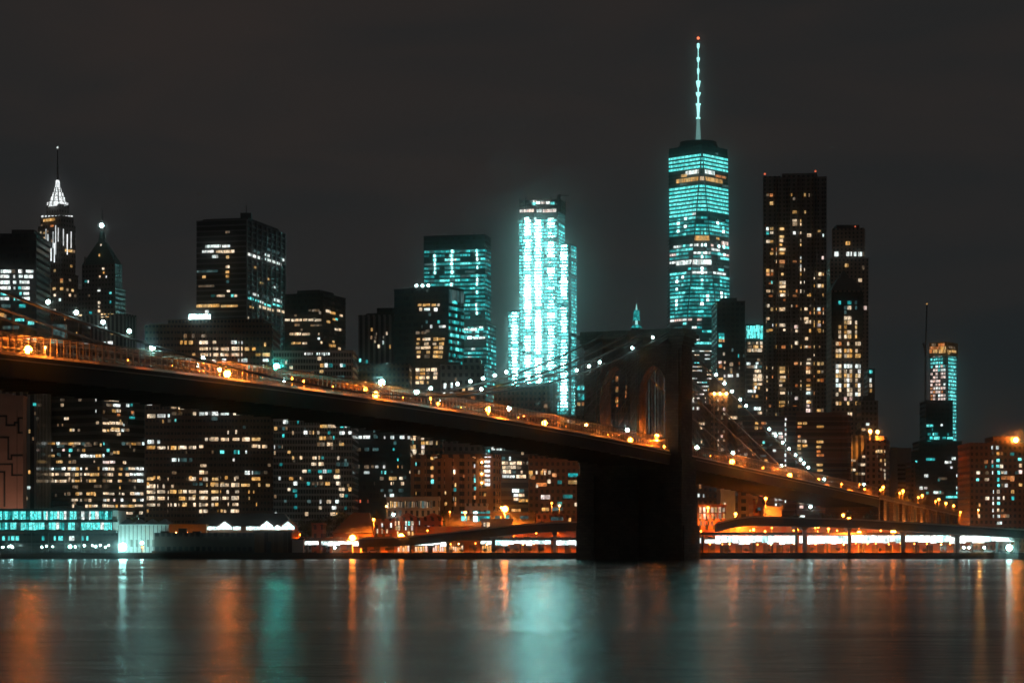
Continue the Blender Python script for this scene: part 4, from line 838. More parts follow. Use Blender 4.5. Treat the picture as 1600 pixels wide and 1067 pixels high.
def lamp(name, label, cat, x, y, z0, z1, kind, r=.5, group=None, arm=.8, pole=.11, d=-1):
    if kind in ('sodium_big', 'sodium_star'): r *= 1.55
    t = thing(name, label, cat, (x, y, z0), group)
    mb = MB(); mb.frustum(x, y, pole*1.6, pole*1.6, z0, z0+.5, 6); mb.tube([(x, y, z0+.5), (x, y, z1+.15), (x, y+d*arm*.5, z1+.55), (x, y+d*arm, z1+.6)], pole, 5); mb.build('post', M['steel'], t)
    mb = MB(); mb.frustum(x, y+d*arm, r*.55, r*.35, z1+.42, z1+.72, 8); mb.build('lamp_hood', M['dark'], t)
    mb = MB(); mb.sphere((x, y+d*arm, z1+.42-r), r, 10, 6); mb.build('globe', GL[kind], t)
    if kind in LENS:      # added emitter disc under the globe throws most of the light down
        zl = z1+.42-2*r-.06; a = r*.5; mb = MB(); mb.face([(x+a*math.cos(-2*PI*k/8), y+d*arm+a*math.sin(-2*PI*k/8), zl) for k in range(8)]); mb.build('lens', LENS[kind], t)
        mb = MB(); zs = zl-a*.36
        for k in range(8):
            q = [(x+a*1.15*math.cos(2*PI*j/8), y+d*arm+a*1.15*math.sin(2*PI*j/8)) for j in (k, k+1)]; q2 = [(x+a*1.3*math.cos(2*PI*j/8), y+d*arm+a*1.3*math.sin(2*PI*j/8)) for j in (k, k+1)]
            mb.face([(*q2[0], zs), (*q2[1], zs), (*q2[1], zl+.05), (*q2[0], zl+.05)]); mb.face([(*q[1], zs), (*q[0], zs), (*q[0], zl+.05), (*q[1], zl+.05)])
        mb.build('lens_shade', M['dark'], t)  # skirt added to keep the disc's light off the water
    return t

# ------------------------------------------------------------------ the bridge
TX, TY, DX, DY = 46.8, 825.6, .402, .9156
def BP(t, s, z): return (TX+DX*t+DY*s, TY+DY*t-DX*s, z)
def road(t): return 43.3-5.3*((t+290)/290)**2 if t < 0 else 38-.035*t
def cab(t):
    if t >= 0: return max(80-.272*t+.00009*t*t, road(t)+1.2)
    return 44.6+(38 if t > -250 else 30)*((t+250)/250)**2
def t_at(px, s):
    r = (px-800)/F; x0, y0 = TX+DY*s, TY-DX*s
    return (r*y0-x0)/(DX-DY*r)
bridge = thing('suspension_bridge', 'stone-towered suspension bridge with a lamplit deck crossing the river', 'bridge', (TX, TY, 0))
def stone_mat(name, col):
    m, nt, out = new_mat(name)
    uv = N(nt, 'ShaderNodeUVMap'); uv.uv_map = 'UVMap'
    br = N(nt, 'ShaderNodeTexBrick'); br.inputs['Scale'].default_value = .5; br.inputs['Mortar Size'].default_value = .03; br.inputs['Brick Width'].default_value = 1.1; br.inputs['Row Height'].default_value = .5
    br.inputs['Color1'].default_value = rgb([c*.75 for c in col]); br.inputs['Color2'].default_value = rgb([c*1.25 for c in col]); br.inputs['Mortar'].default_value = rgb([c*.45 for c in col])
    nt.links.new(uv.outputs[0], br.inputs['Vector'])
    no = N(nt, 'ShaderNodeTexNoise'); no.inputs['Scale'].default_value = .12; no.inputs['Detail'].default_value = 7; nt.links.new(uv.outputs[0], no.inputs['Vector'])
    mx = N(nt, 'ShaderNodeMix', data_type='RGBA', blend_type='MULTIPLY'); mx.inputs[0].default_value = .8
    cr = N(nt, 'ShaderNodeValToRGB'); cr.color_ramp.elements[0].position = .3; cr.color_ramp.elements[0].color = (.45, .42, .4, 1); cr.color_ramp.elements[1].position = .7; cr.color_ramp.elements[1].color = (1.1, 1.05, 1, 1)
    nt.links.new(no.outputs['Fac'], cr.inputs[0]); nt.links.new(br.outputs['Color'], mx.inputs[6]); nt.links.new(cr.outputs[0], mx.inputs[7])
    p = N(nt, 'ShaderNodeBsdfPrincipled'); p.inputs['Roughness'].default_value = .9; nt.links.new(mx.outputs[2], p.inputs['Base Color'])
    bp = N(nt, 'ShaderNodeBump'); bp.inputs['Strength'].default_value = .4; bp.inputs['Distance'].default_value = .2; nt.links.new(br.outputs['Fac'], bp.inputs['Height']); bp.invert = True
    nt.links.new(bp.outputs[0], p.inputs['Normal']); nt.links.new(p.outputs[0], out.inputs[0]); return m
STONE = stone_mat('granite', (.125, .107, .09))
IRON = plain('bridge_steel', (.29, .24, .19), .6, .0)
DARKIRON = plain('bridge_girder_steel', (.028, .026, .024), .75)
def sbox(mb, s0, s1, t0, t1, z0, z1):
    b = [BP(t0, s0, z0), BP(t0, s1, z0), BP(t1, s1, z0), BP(t1, s0, z0)]; mb.hexa(b, [(p[0], p[1], z1) for p in b])
hT, hP, SC = 3.3, 5.7, -1.5      # half thickness of the arch wall, of the piers; tower centre line
mb = MB()
arches = [(SC-12.6, SC-1.8), (SC+1.8, SC+12.6)]
for s0, s1, h in ((-18.6, -12.6, hP), (-1.8, 1.8, hT+.02), (12.6, 18.6, hP)): sbox(mb, SC+s0, SC+s1, -h, h, 36, 78.5)
SPR, APX = 58.5, 69.3
for s0, s1 in arches:
    n = 16; w = s1-s0
    def arch(q):      # pointed arch
        q = abs(q-.5)*2; return SPR+(APX-SPR)*math.sqrt(max(0, 1-((q+.35)/1.35)**2))/math.sqrt(1-(.35/1.35)**2)
    for k in range(n):
        a, c = s0+w*k/n, s0+w*(k+1)/n; za, zc = arch(k/n), arch((k+1)/n)
        mb.face([BP(-hT, a, za), BP(-hT, c, zc), BP(-hT, c, 78.5), BP(-hT, a, 78.5)], [(a, za), (c, zc), (c, 78.5), (a, 78.5)])
        mb.face([BP(hT, c, zc), BP(hT, a, za), BP(hT, a, 78.5), BP(hT, c, 78.5)], [(c, zc), (a, za), (a, 78.5), (c, 78.5)])
        mb.face([BP(-hT, a, za), BP(hT, a, za), BP(hT, c, zc), BP(-hT, c, zc)], [(0, za), (13, za), (13, zc), (0, zc)])
    mb.face([BP(-hT, s0, 78.5), BP(-hT, s1, 78.5), BP(hT, s1, 78.5), BP(hT, s0, 78.5)])
tower = mb.build('tower', STONE, bridge); sub(bridge, 'x') if False else None; tower['base'] = bridge['base']
def tsub(name, f):
    mb = MB(); f(mb); return mb.build(name, STONE, tower)
for s0, s1, h in ((-17.8, -13.6, hP), (-1.3, 1.3, hT), (13.6, 17.8, hP)):
    for d in (-1, 1): tsub('buttress', lambda m: sbox(m, SC+s0, SC+s1, h if d > 0 else -h-.9, h+.9 if d > 0 else -h, 34, 74.5))
def cornice(m):
    for k, (e, z0, z1) in enumerate(((.7, 76.2, 77.6), (1.3, 77.6, 79.2), (2.0, 79.2, 80.6), (1.2, 80.6, 81.9))): sbox(m, SC-18.6-e, SC+18.6+e, -hP-e, hP+e, z0, z1)
tsub('cornice', cornice)
def base(m):
    for e, z0, z1 in ((1.6, -3, 12), (1.0, 12, 26), (.5, 26, 36)): sbox(m, SC-19.0-e, SC+19.0+e, -hP-1.2-e, hP+1.2+e, z0, z1)
tsub('tower_base', base)
def bastr(m):
    for s0, s1 in ((-20.0, -13.4), (-3.4, 3.4), (13.4, 20.0)): sbox(m, SC+s0, SC+s1, -hP-3.6, -hP-1.25, -3, 30)
tsub('base_pier', bastr)
for s0, s1 in arches:        # mouldings round the arches
    m = MB(); pts = []
    w = s1-s0; n = 16
    def arch(q):
        q = abs(q-.5)*2; return SPR+(APX-SPR)*math.sqrt(max(0, 1-((q+.35)/1.35)**2))/math.sqrt(1-(.35/1.35)**2)
    m.tube([BP(-hT-.15, s0-.3, 40)]+[BP(-hT-.15, s0-.3+(w+.6)*k/n, arch(k/n)+.3) for k in range(n+1)]+[BP(-hT-.15, s1+.3, 40)], .35, 6); m.build('arch_moulding', STONE, tower)
# deck
SCREEN, snt, sout = new_mat('frosted_kerb_screen')
tr_ = N(snt, 'ShaderNodeBsdfTranslucent'); tr_.inputs[0].default_value = (.8, .74, .7, 1); df_ = N(snt, 'ShaderNodeBsdfDiffuse'); df_.inputs[0].default_value = (.6, .56, .52, 1); ms_ = N(snt, 'ShaderNodeMixShader'); ms_.inputs[0].default_value = .3
snt.links.new(tr_.outputs[0], ms_.inputs[1]); snt.links.new(df_.outputs[0], ms_.inputs[2]); snt.links.new(ms_.outputs[0], sout.inputs[0])
TS = [-560+4*i for i in range(212)]      # to t = 284
def ribbon(mb, s0, s1, f0, f1, ts):
    for a, c in zip(ts, ts[1:]):
        q = [BP(a, s0, f0(a)), BP(a, s1, f0(a)), BP(c, s1, f0(c)), BP(c, s0, f0(c))]; w = [BP(a, s0, f1(a)), BP(a, s1, f1(a)), BP(c, s1, f1(c)), BP(c, s0, f1(c))]
        for i, j in ((0, 3), (1, 2)):
            P_ = [q[i], q[j], w[j], w[i]] if i else [q[j], q[i], w[i], w[j]]; mb.face(P_, [(a, P_[0][2]), (c, P_[1][2]), (c, P_[2][2]), (a, P_[3][2])])
        mb.face([q[3], q[2], q[1], q[0]]); mb.face([w[0], w[1], w[2], w[3]])
    a, c = ts[0], ts[-1]
    mb.face([BP(a, s0, f0(a)), BP(a, s1, f0(a)), BP(a, s1, f1(a)), BP(a, s0, f1(a))][::1]); mb.face([BP(c, s1, f0(c)), BP(c, s0, f0(c)), BP(c, s0, f1(c)), BP(c, s1, f1(c))])
def part(name, mat, s0, s1, f0, f1, ts=TS):
    mb = MB(); ribbon(mb, s0, s1, f0, f1, ts); return mb.build(name, mat, bridge)
part('road_deck', plain('asphalt', (.05, .05, .05), .85), -12.9, 12.9, lambda t: road(t)-.6, road)
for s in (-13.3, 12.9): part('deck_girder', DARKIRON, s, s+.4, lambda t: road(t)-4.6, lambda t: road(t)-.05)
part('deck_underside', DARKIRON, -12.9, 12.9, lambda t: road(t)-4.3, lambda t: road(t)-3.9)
for s in (12.92, -13.28): part('kerb_rail', SCREEN, s, s+.05, lambda t: road(t)+.02, lambda t: road(t)+.55)  # added translucent strip that lets deck lamplight show on the outer edge
part('kerb_flange', plain('pale_flange', (.30, .26, .22), .6), 13.32, 13.6, lambda t: road(t)-1.15, lambda t: road(t)-.9)
part('promenade', plain('promenade_boards', (.16, .11, .08), .8), -2.4, 2.4, lambda t: road(t)+3.9, lambda t: road(t)+4.3)
for s in (-2.5, 2.4): part('promenade_rail', IRON, s, s+.1, lambda t: road(t)+5.3, lambda t: road(t)+5.42)
for s in (-12.2, -3.2, 3.2, 12.2):
    for h, w in ((1.25, .09), (2.7, .09), (4.5, .16)): part('truss_chord', IRON, s-w/2, s+w/2, lambda t: road(t)+h-w, lambda t: road(t)+h+w)
for t in range(-452, 280, 9):
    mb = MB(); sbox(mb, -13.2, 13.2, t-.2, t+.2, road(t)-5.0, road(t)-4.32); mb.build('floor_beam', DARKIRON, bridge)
# trusses
rest = MB(); tl = [t for t in [-470+2.35*i for i in range(320)] if t < 284]
def vbox(mb, t, s, z0, z1, r):
    b = [BP(t-r, s-r, z0), BP(t-r, s+r, z0), BP(t+r, s+r, z0), BP(t+r, s-r, z0)]; mb.hexa(b, [(p[0], p[1], z1) for p in b])
for i, t in enumerate(tl):
    mb = MB() if i < 100 else rest
    vbox(mb, t, 12.2, road(t)+.02, road(t)+4.6, .10)
    if i < 100: mb.build('truss_post', IRON, bridge)
for s in (-12.2, -3.2, 3.2):
    for t in tl[::1]: vbox(rest, t, s, road(t)+.02, road(t)+4.6, .10)
o = rest.build('truss_posts_beyond', IRON, bridge); o['kind'] = 'stuff'
rest = MB()
for i, t in enumerate(tl[::2]):       # overhead struts and diagonals
    mb = MB() if i < 90 else rest
    mb.tube([BP(t, 12.2, road(t)+4.65), BP(t, 3.2, road(t)+4.65)], .11, 4)
    if i < 90: mb.build('overhead_strut', IRON, bridge)
    rest.tube([BP(t, -3.2, road(t)+4.65), BP(t, -12.2, road(t)+4.65)], .11, 4)
    if i % 2 == 0: rest.tube([BP(t, 3.2, road(t)+.1), BP(t+9.4, 3.2, road(t+9.4)+4.4)], .05, 3)
o = rest.build('truss_bracing', IRON, bridge); o['kind'] = 'stuff'
CABS = (-12.6, -2.9, 2.9, 12.6)
CABLE = plain('cable_wrap', (.09, .085, .08), .6)
for s in CABS:
    mb = MB(); mb.tube([BP(t, s, cab(t)) for t in [-560+6*i for i in range(94)] if t < 0]+[BP(0, s, 80.2)]+[BP(t, s, cab(t)) for t in range(6, 196, 6)], .30, 6); mb.build('main_cable', CABLE, bridge)
rest = MB(); k = 0
for s in CABS[::-1]:
    for t in [-470+4.7*i for i in range(142)]:
        zc, zr = cab(t), road(t)+.1
        if -8 < t < 8 or zc-zr < 3: continue
        mb = MB() if k < 100 else rest
        mb.tube([BP(t, s, zr), BP(t, s, zc)], .055, 4); 
        if k < 100: mb.build('suspender', CABLE, bridge)
        k += 1
o = rest.build('suspender_field', CABLE, bridge); o['kind'] = 'stuff'
for s in CABS:
    for sg in (-1, 1):
        for d in range(18, 130, 9):
            t = sg*d; mb = MB(); mb.tube([BP(sg*5, s, 79), BP(t, s, road(t)+.3)], .075, 4); mb.build('stay_cable', CABLE, bridge)

# lamps strung on the cables
grp = 'white lamps along the main cables'
def cable_lamp(px, s, label, r=.42, kind='cable'):
    t = t_at(px, s); z = cab(t)+.35; p = BP(t, s, z)
    o = thing('cable_lamp', label, 'lamp', p, grp)
    mb = MB(); mb.tube([p, (p[0], p[1], p[2]+.7)], .07, 5); mb.tube([(p[0]-.5, p[1]-.2, p[2]+.05), (p[0]+.5, p[1]+.2, p[2]+.05)], .06, 4); mb.build('bracket', M['steel'], o)
    mb = MB(); mb.sphere((p[0], p[1], p[2]+.7+r), r, 10, 6); mb.build('globe', GL[kind], o)
CLAB = 'round white lamp strung with others along a main cable of the bridge'
for px in (75, 119, 161, 202, 1020, 988, 937, 920, 901, 844, 752, 1119, 1132, 1144, 1156.5, 1166, 1202, 1212, 1223, 1233, 1243, 1251, 1256, 1263, 1288): cable_lamp(px, 12.6, CLAB, .46 if px < 1100 else .5)
for px in (715, 735, 755, 773, 791, 673): cable_lamp(px, -12.6, CLAB, .5)
# lamps on the deck
def deck_lamp(px, py, s, kind, r, label, group, arm=.8):
    t = t_at(px, s); p = BP(t, s, 0); z = zz(py, p[1]); zr = road(t)
    z = max(z, zr+2.2); lamp('deck_lamp', label, 'lamp', p[0], p[1]+arm, zr+.01, z+r-.4, kind, r, group, arm)
OG, WG = 'orange lamps on the bridge deck', 'white lamps standing on the bridge deck'
OL, WL = 'orange lamp standing on the bridge deck between the truss posts', 'white lamp on a tall post over the bridge deck'
for px, py, k, r in ((44, 546, 'sodium_star', .50), (70, 543, 'amber', .3), (343, 577, 'amber', .5), (355, 584, 'sodium_star', .5), (456, 591, 'sodium_small', .35), (475, 596, 'sodium_small', .35), (571, 608, 'sodium', .5), (587, 615, 'sodium_big', .55), (673, 622, 'sodium', .45), (685, 632, 'sodium', .45), (763, 638, 'sodium_big', .5), (851, 661, 'sodium_big', .55), (916, 664, 'amber', .5), (985, 688, 'sodium_big', .55), (1038, 700, 'sodium', .45),
                     (1144, 720, 'sodium_big', .6), (1192, 731, 'sodium_small', .45), (1234, 742, 'sodium_big', .6), (1279, 749, 'sodium', .5), (1315, 756, 'sodium', .5), (1343, 756, 'sodium', .5),
                     (120, 556, 'sodium_small' , .12), (200, 565, 'sodium_small', .15), (270, 574, 'sodium_small', .15), (410, 592, 'sodium_small', .15), (520, 604, 'sodium_small', .15), (630, 621, 'sodium_small', .15), (720, 637, 'sodium_small', .15), (810, 655, 'sodium_small', .15), (885, 668, 'sodium_small', .15), (950, 683, 'sodium_small', .15), (1110, 712, 'sodium_small', .15)):  # this row: tiny-globed lamps added to light the deck
    deck_lamp(px, py, 9.0 if py > 545 else 5.5, k, r, OL, OG)
for px, py, k, r in ((238, 543, 'white_star', .6), (317, 560, 'white', .55), (309, 571, 'white', .35), (432, 573, 'teal', .75), (443, 595, 'white', .4), (596, 598, 'white_star', .8), (651, 612, 'white', .7), (725, 645, 'teal', .3), (687, 625, 'white', .35), (795, 638, 'white', .7), (844, 640, 'white', .01), (980, 672, 'white', .75), (1089, 699, 'white', .85), (1145, 708, 'white', .65), (1221, 728, 'white', .65)):
    if r > .1: deck_lamp(px, py, 1.0, k, r, 'teal lamp on a tall post over the bridge deck' if k == 'teal' else WL, 'teal lamps on the bridge deck' if k == 'teal' else WG)

for s in (SC-7.2, SC+7.2):  # extra lamps added to light the arch jambs
    p = BP(0, s, 0); lamp('deck_lamp', 'orange lamp inside the %s arch of the bridge tower' % ('farther' if s < 0 else 'nearer'), 'lamp', p[0], p[1]+.8, road(0)+.01, road(0)+6.5, 'sodium_big', .5)
# masonry approach
via = thing('masonry_viaduct', 'lamplit masonry approach viaduct carrying the bridge road inland', 'viaduct', BP(284, 0, 2))
AT = [284.5+4*i for i in range(75)]
BRICK = stone_mat('approach_masonry', (.30, .17, .10))
def vpart(name, mat, s0, s1, f0, f1, ts=AT):
    mb = MB(); ribbon(mb, s0, s1, f0, f1, ts); return mb.build(name, mat, via)
vpart('wall', BRICK, -13, 13, lambda t: 2, lambda t: road(t)-.02); vpart('string_course', plain('pale_course', (.5, .38, .3), .7), 13.02, 13.5, lambda t: road(t)-1.0, lambda t: road(t)-.3)
for s in (13.0, -13.4): vpart('parapet', plain('parapet_iron', (.25, .18, .13), .6), s, s+.4, lambda t: road(t)-.28, lambda t: road(t)+1.1)
for k, t in enumerate(range(290, 470, 18)):
    mb = MB(); sbox(mb, 13.02, 14.6, t-2.6, t+2.6, 2, road(t)-1.1); mb.build('pier', BRICK, via)
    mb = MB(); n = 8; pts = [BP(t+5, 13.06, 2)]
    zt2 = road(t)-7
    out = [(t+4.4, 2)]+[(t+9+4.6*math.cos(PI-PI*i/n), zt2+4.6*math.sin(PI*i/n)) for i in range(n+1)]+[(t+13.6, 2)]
    mb.face([BP(a, 13.05, z) for a, z in out][::-1]); mb.build('arch_recess', M['dark'], via)  # flat dark sheet stands in for the shade of an arched opening
for px, py, k, r in ((1351, 764, 'sodium', .5), (1380, 761, 'sodium', .65), (1376, 765, 'sodium_small', .45), (1411, 767, 'sodium', .7), (1406, 770, 'sodium_small', .5), (1441, 774, 'sodium', .6), (1435, 777, 'sodium_small', .5), (1467, 780, 'sodium', .6), (1462, 783, 'sodium_small', .45), (1478, 786, 'sodium', .6), (1490, 790, 'sodium', .6)):
    deck_lamp(px, py, 6 if k == 'sodium' else 10, k, r, 'orange street lamp over the parapet of the masonry approach viaduct', 'orange lamps on the masonry approach')
deck_lamp(1350, 757, 4, 'white', .55, 'cool white lamp at the start of the masonry approach', None)
for (px, py) in ((1363, 671), (1374.5, 672)):
    x = ray(px, 1375); z1 = zz(py, 1375)
    zb3 = zz(690, 1380)+1 if px > 1352 else 2
    lamp('roof_lamp', 'bright amber lamp, one of a pair above the tan block', 'lamp', x, 1384, zb3, z1, 'amber', 1.0, 'amber lamp pair on the tan block')

# ------------------------------------------------------------------ waterfront
PAVE = plain('esplanade_concrete', (.16, .15, .14), .9)
def highway(label, pts, Y, thick, cols, rail=True, w=9, name='elevated_highway'):
    t = thing(name, label, 'highway', (ray(pts[len(pts)//2][0], Y), Y, 2))
    mb = MB()
    P = [(ray(px, Y), zz(py, Y)) for px, py in pts]
    for (x0, z0), (x1, z1) in zip(P, P[1:]):
        mb.hexa([(x0, Y, z0-thick), (x1, Y, z1-thick), (x1, Y+w, z1-thick), (x0, Y+w, z0-thick)], [(x0, Y, z0), (x1, Y, z1), (x1, Y+w, z1), (x0, Y+w, z0)])
    mb.build('girder', plain('highway_girder', (.03, .03, .03), .8), t)
    if rail:
        mb = MB()
        for (x0, z0), (x1, z1) in zip(P, P[1:]): mb.hexa([(x0, Y-.25, z0-.1), (x1, Y-.25, z1-.1), (x1, Y-.02, z1-.1), (x0, Y-.02, z0-.1)], [(x0, Y-.25, z0+.5), (x1, Y-.25, z1+.5), (x1, Y-.02, z1+.5), (x0, Y-.02, z0+.5)])
        mb.build('guard_rail', plain('guard_rail_paint', (.36, .33, .3), .5), t)
    for px, cw in cols:
        x = ray(px, Y); zt3 = min(z0+(z1-z0)*((x-x0)/(x1-x0)) for (x0, z0), (x1, z1) in zip(P, P[1:]) if x0 <= x <= x1)-thick
        mb = MB(); mb.box(x-cw, x+cw, Y+1.2, Y+1.2+2*cw, 2, zt3-1.2); mb.hexa([(x-cw, Y+.8, zt3-1.2), (x+cw, Y+.8, zt3-1.2), (x+cw, Y+w-1, zt3-1.2), (x-cw, Y+w-1, zt3-1.2)], [(x-cw*2.4, Y+.3, zt3), (x+cw*2.4, Y+.3, zt3), (x+cw*2.4, Y+w-.4, zt3), (x-cw*2.4, Y+w-.4, zt3)]); mb.build('column', M['concrete'], t)
    return t
highway('curved elevated highway ramp rising towards the foot of the bridge tower', [(560, 842), (640, 839), (700, 833), (760, 826), (820, 820), (870, 817), (940, 815)], 884, 3.2, [(700, .45), (771, .75), (867, .6)])
highway('long elevated highway sloping gently down past the bridge tower', [(1120, 818), (1150, 811), (1175, 808), (1240, 809.5), (1340, 812), (1470, 820), (1600, 828), (1700, 834)], 878, 3.1, [(1245, .45), (1258, .7), (1328, .5), (1412, .75), (1497, .75), (1590, .8)])
def lit_walk(label, x0, x1, Y, yt, panels, cols, posts_mat=None):
    t = thing('lit_arcade', label, 'arcade', (ray((x0+x1)/2, Y), Y, 2)); z1 = zz(yt, Y)
    mb = MB(); mb.box(ray(x0, Y), ray(x1, Y), Y, Y+22, z1, z1+1.0); mb.build('roof_slab', M['dark'], t)
    for px in cols:
        x = ray(px, Y); mb = MB(); mb.box(x-.35, x+.35, Y+.6, Y+1.3, 2, z1); mb.build('column', M['dark'], t)
    for a, c, y0, y1 in panels:
        mb = MB(); n = max(1, int((c-a)/9)); R_ = random.Random(int(a))
        for i in range(n):
            xa, xb = ray(a+(c-a)*i/n, Y), ray(a+(c-a)*(i+1)/n, Y); zt4, zb4 = zz(y0, Y), zz(y1, Y)+R_.uniform(-.7, .45)
            U = [(i+40*a, .1), (i+.98+40*a, .1), (i+.98+40*a, .9), (i+40*a, .9)]
            mb.face([(xa, Y+.5, zb4), (xb-.12, Y+.5, zb4), (xb-.12, Y+.3, zt4-.05), (xa, Y+.3, zt4-.05)], U); mb.face([(xb-.12, Y+.7, zb4), (xa, Y+.7, zb4), (xa, Y+.7, zt4-.05), (xb-.12, Y+.7, zt4-.05)], U, 1)
            mb.face([(xa, Y+.7, zb4), (xb-.12, Y+.7, zb4), (xb-.12, Y+.5, zb4), (xa, Y+.5, zb4)], U)
        mb.build('light_panel', [FASC, M['dark']], t)  # glowing panels stand in for traffic light trails along the shore
    return t
FASC = lit('lit_fascia', (.55, 1, .97), (1, 1, .97), 2.6, .55, 1.3, nee=True)
lit_walk('arcade with broken white light panels and amber shop fronts, before the bridge tower', 470, 908, 892, 844, [(476, 498, 845, 850.5), (502, 561, 845, 850.5), (567, 622, 844.8, 850.5), (648, 698, 844.5, 851.5), (751, 769, 844.5, 850), (774, 861, 843.6, 849.8), (868, 909, 843.2, 850)], [500, 564, 641, 791, 813, 843])
lit_walk('arcade with one continuous bright white light panel, beyond the bridge tower', 1088, 1592, 892, 835.5, [(1091, 1096, 840, 847), (1101, 1118, 842, 847), (1118, 1245, 836.5, 847.5), (1249, 1256, 836.5, 847.5), (1262, 1326, 836.5, 847.5), (1331, 1410, 836, 847), (1415, 1494, 836, 847), (1500, 1588, 836.5, 846.5)], [1098, 1127, 1178, 1207, 1293, 1350, 1432, 1520, 1558])
for x0, x1, sd in ((515, 1000, 1), (1080, 1502, 2)):
    mb = MB(); mb.box(ray(x0, 925), ray(x1, 925), 925, 928, 2, 8.6)
    o = mb.build('street_wall', facade('street_wall_brick_%s' % ('a' if sd == 1 else 'b'), (.42, .20, .08), 5.5, 6.5, .5, .62, glass=(.05, .04, .03)), None, (ray((x0+x1)/2, 925), 925, 2))
    tag(o, 'long orange-lit brick street wall behind the arcade ' + ('before' if sd == 1 else 'beyond') + ' the bridge tower', 'wall')
for x0, x1, yt, lab in ((648, 905, 822, 'tall lamplit retaining wall behind the curved ramp'), (1118, 1500, 818, 'tall lamplit retaining wall behind the long elevated highway')):
    mb = MB(); mb.box(ray(x0, 938), ray(x1, 938), 938, 941, 2, zz(yt, 938))
    tag(mb.build('retaining_wall', facade('retaining_wall_%d' % x0, (.40, .20, .09), 7.0, 9.0, .7, .75, glass=(.16, .10, .06), rough=.85), None, (ray((x0+x1)/2, 938), 938, 2)), lab, 'wall')
    for i in range(int((x1-x0)/34)):
        px = x0+20+34*i; lamp('street_lamp', 'orange lamp against the tall retaining wall', 'street lamp', ray(px, 933), 934, 2, zz(yt+7+4*(i % 2), 933), 'sodium_small', .3, 'orange lamps along the retaining walls', .9, .08)
R_ = random.Random(17)
for px in list(range(530, 910, 19))+list(range(1106, 1500, 19)):
    x = ray(px+R_.uniform(-4, 4), 918); k = 'sodium_small' if R_.random() < .75 else 'amber'
    lamp('street_lamp', 'small amber lamp under the arcade slab by the street wall', 'street lamp', x, 919.5, 2, 5.6+R_.uniform(-.4, .3), k, .24, 'amber lamps under the arcades', 1.2, .06)
for px, k in ((1506, 'white'), (1514, 'white'), (1538, 'white'), (523, 'white')):
    lamp('street_lamp', 'cool white lamp low under the far end of the arcade' if px > 600 else 'cool white lamp low at the start of the arcade', 'street lamp', ray(px, 900), 901, 2, 4.2, k, .4, 'cool lamps under the arcade' if px > 600 else None, 1.0, .06)
lamp('flood_lamp', 'big white floodlight at the end of the bright arcade', 'flood lamp', ray(1577, 889), 890, 2, 4.9, 'flood', 1.15, None, 1.0, .15)
# shop fronts glowing amber under the first arcade
for x0, x1, n in ((621, 640, 5), (648, 668, 5), (676, 697, 6), (700, 724, 7), (753, 768, 4)):
    t = thing('shop_front', 'amber lit shop front under the arcade, %s' % {621: 'first after the gap in its light panels', 648: 'below the panel beside the ramp', 676: 'under the ramp column', 700: 'just past the ramp column', 753: 'nearest the thick highway column'}[x0], 'shop', (ray((x0+x1)/2, 922), 922, 2))
    mb = MB(); mb.box(ray(x0, 922), ray(x1, 922), 922, 924.8, 2, 6.2); mb.build('front_wall', M['concrete'], t)
    for i in range(n):
        a = x0+(x1-x0)*(i+.15)/n; c = x0+(x1-x0)*(i+.85)/n; mb = MB(); mb.box(ray(a, 922), ray(c, 922), 921.9, 922, 2.6, R_.uniform(4.2, 5.4)); mb.build('shop_window', LIT[R_.choice('aawaP')], t)

for px in (-12, 6, 24):  # unseen wash lamps added to brighten the pink-brown block
    lamp('street_lamp', 'street lamp hidden behind the pier pavilion at the foot of the pink-brown block', 'street lamp', ray(px, 912), 912, 2, 12, 'wash', .35, 'street lamps by the pink-brown block', .8)
for px, Y_, z_ in ((668, 985, 11), (708, 985, 11), (748, 985, 11), (860, 985, 9), (1398, 1085, 12), (1432, 1118, 12), (1462, 1150, 12), (1530, 1105, 7), (1132, 985, 10), (1170, 985, 9)):  # unseen wash lamps added to brighten facades and masonry
    lamp('street_lamp', 'amber street lamp in the streets behind the waterfront roofs and highway', 'street lamp', ray(px, Y_), Y_, 2, z_, 'amber_wash', .32, 'amber street lamps behind the waterfront', .8)
# street lamps along the shore
SL, SG = 'tall orange street lamp standing among the low waterfront buildings', 'orange street lamps along the shore'
for px, py, Y, k, r in ((551, 837, 890, 'sodium_big', .75), (627, 835, 890, 'sodium_big', .75), (584, 811, 935, 'sodium', .55), (703, 800, 950, 'sodium', .3), (727, 800, 950, 'sodium', .5), (789, 792, 955, 'sodium_big', .8), (783, 793, 956, 'amber', .4), (751, 833, 905, 'sodium_small', .4), (803, 830, 905, 'sodium_small', .5),
                       (1106, 793, 940, 'sodium', .5), (1149, 802, 935, 'sodium', .6), (1196, 778, 950, 'sodium', .6), (1317, 804, 905, 'sodium', .6), (1326, 810, 890, 'sodium_big', .6), (1131, 823, 905, 'sodium_small', .4), (1156, 819, 905, 'sodium_small', .4), (1177, 827, 900, 'sodium', .5), (1195, 830, 905, 'sodium_small', .4), (1247, 820, 905, 'sodium', .5), (1278, 822, 905, 'sodium', .55), (1294, 826, 905, 'sodium_small', .45), (1095, 830, 905, 'sodium_small', .35),
                       (1342, 831, 905, 'sodium_big', .65), (1395, 829, 900, 'sodium_big', .7), (1451, 830, 905, 'sodium_small', .45), (1365, 818, 930, 'sodium_small', .4), (1210, 762, 1000, 'sodium_small', .3), (874, 790, 965, 'amber', .4), (906, 788, 965, 'amber', .6), (862, 786, 970, 'sodium_small', .4), (604, 791, 960, 'amber', .35), (1500, 800, 1000, 'sodium_small', .4), (1528, 797, 1000, 'amber', .3), (1209, 643, 1500, 'amber', .6)):
    if px == 1209: continue
    lamp('street_lamp', SL, 'street lamp', ray(px, Y), Y, 2, zz(py, Y), k, r, SG, .9)
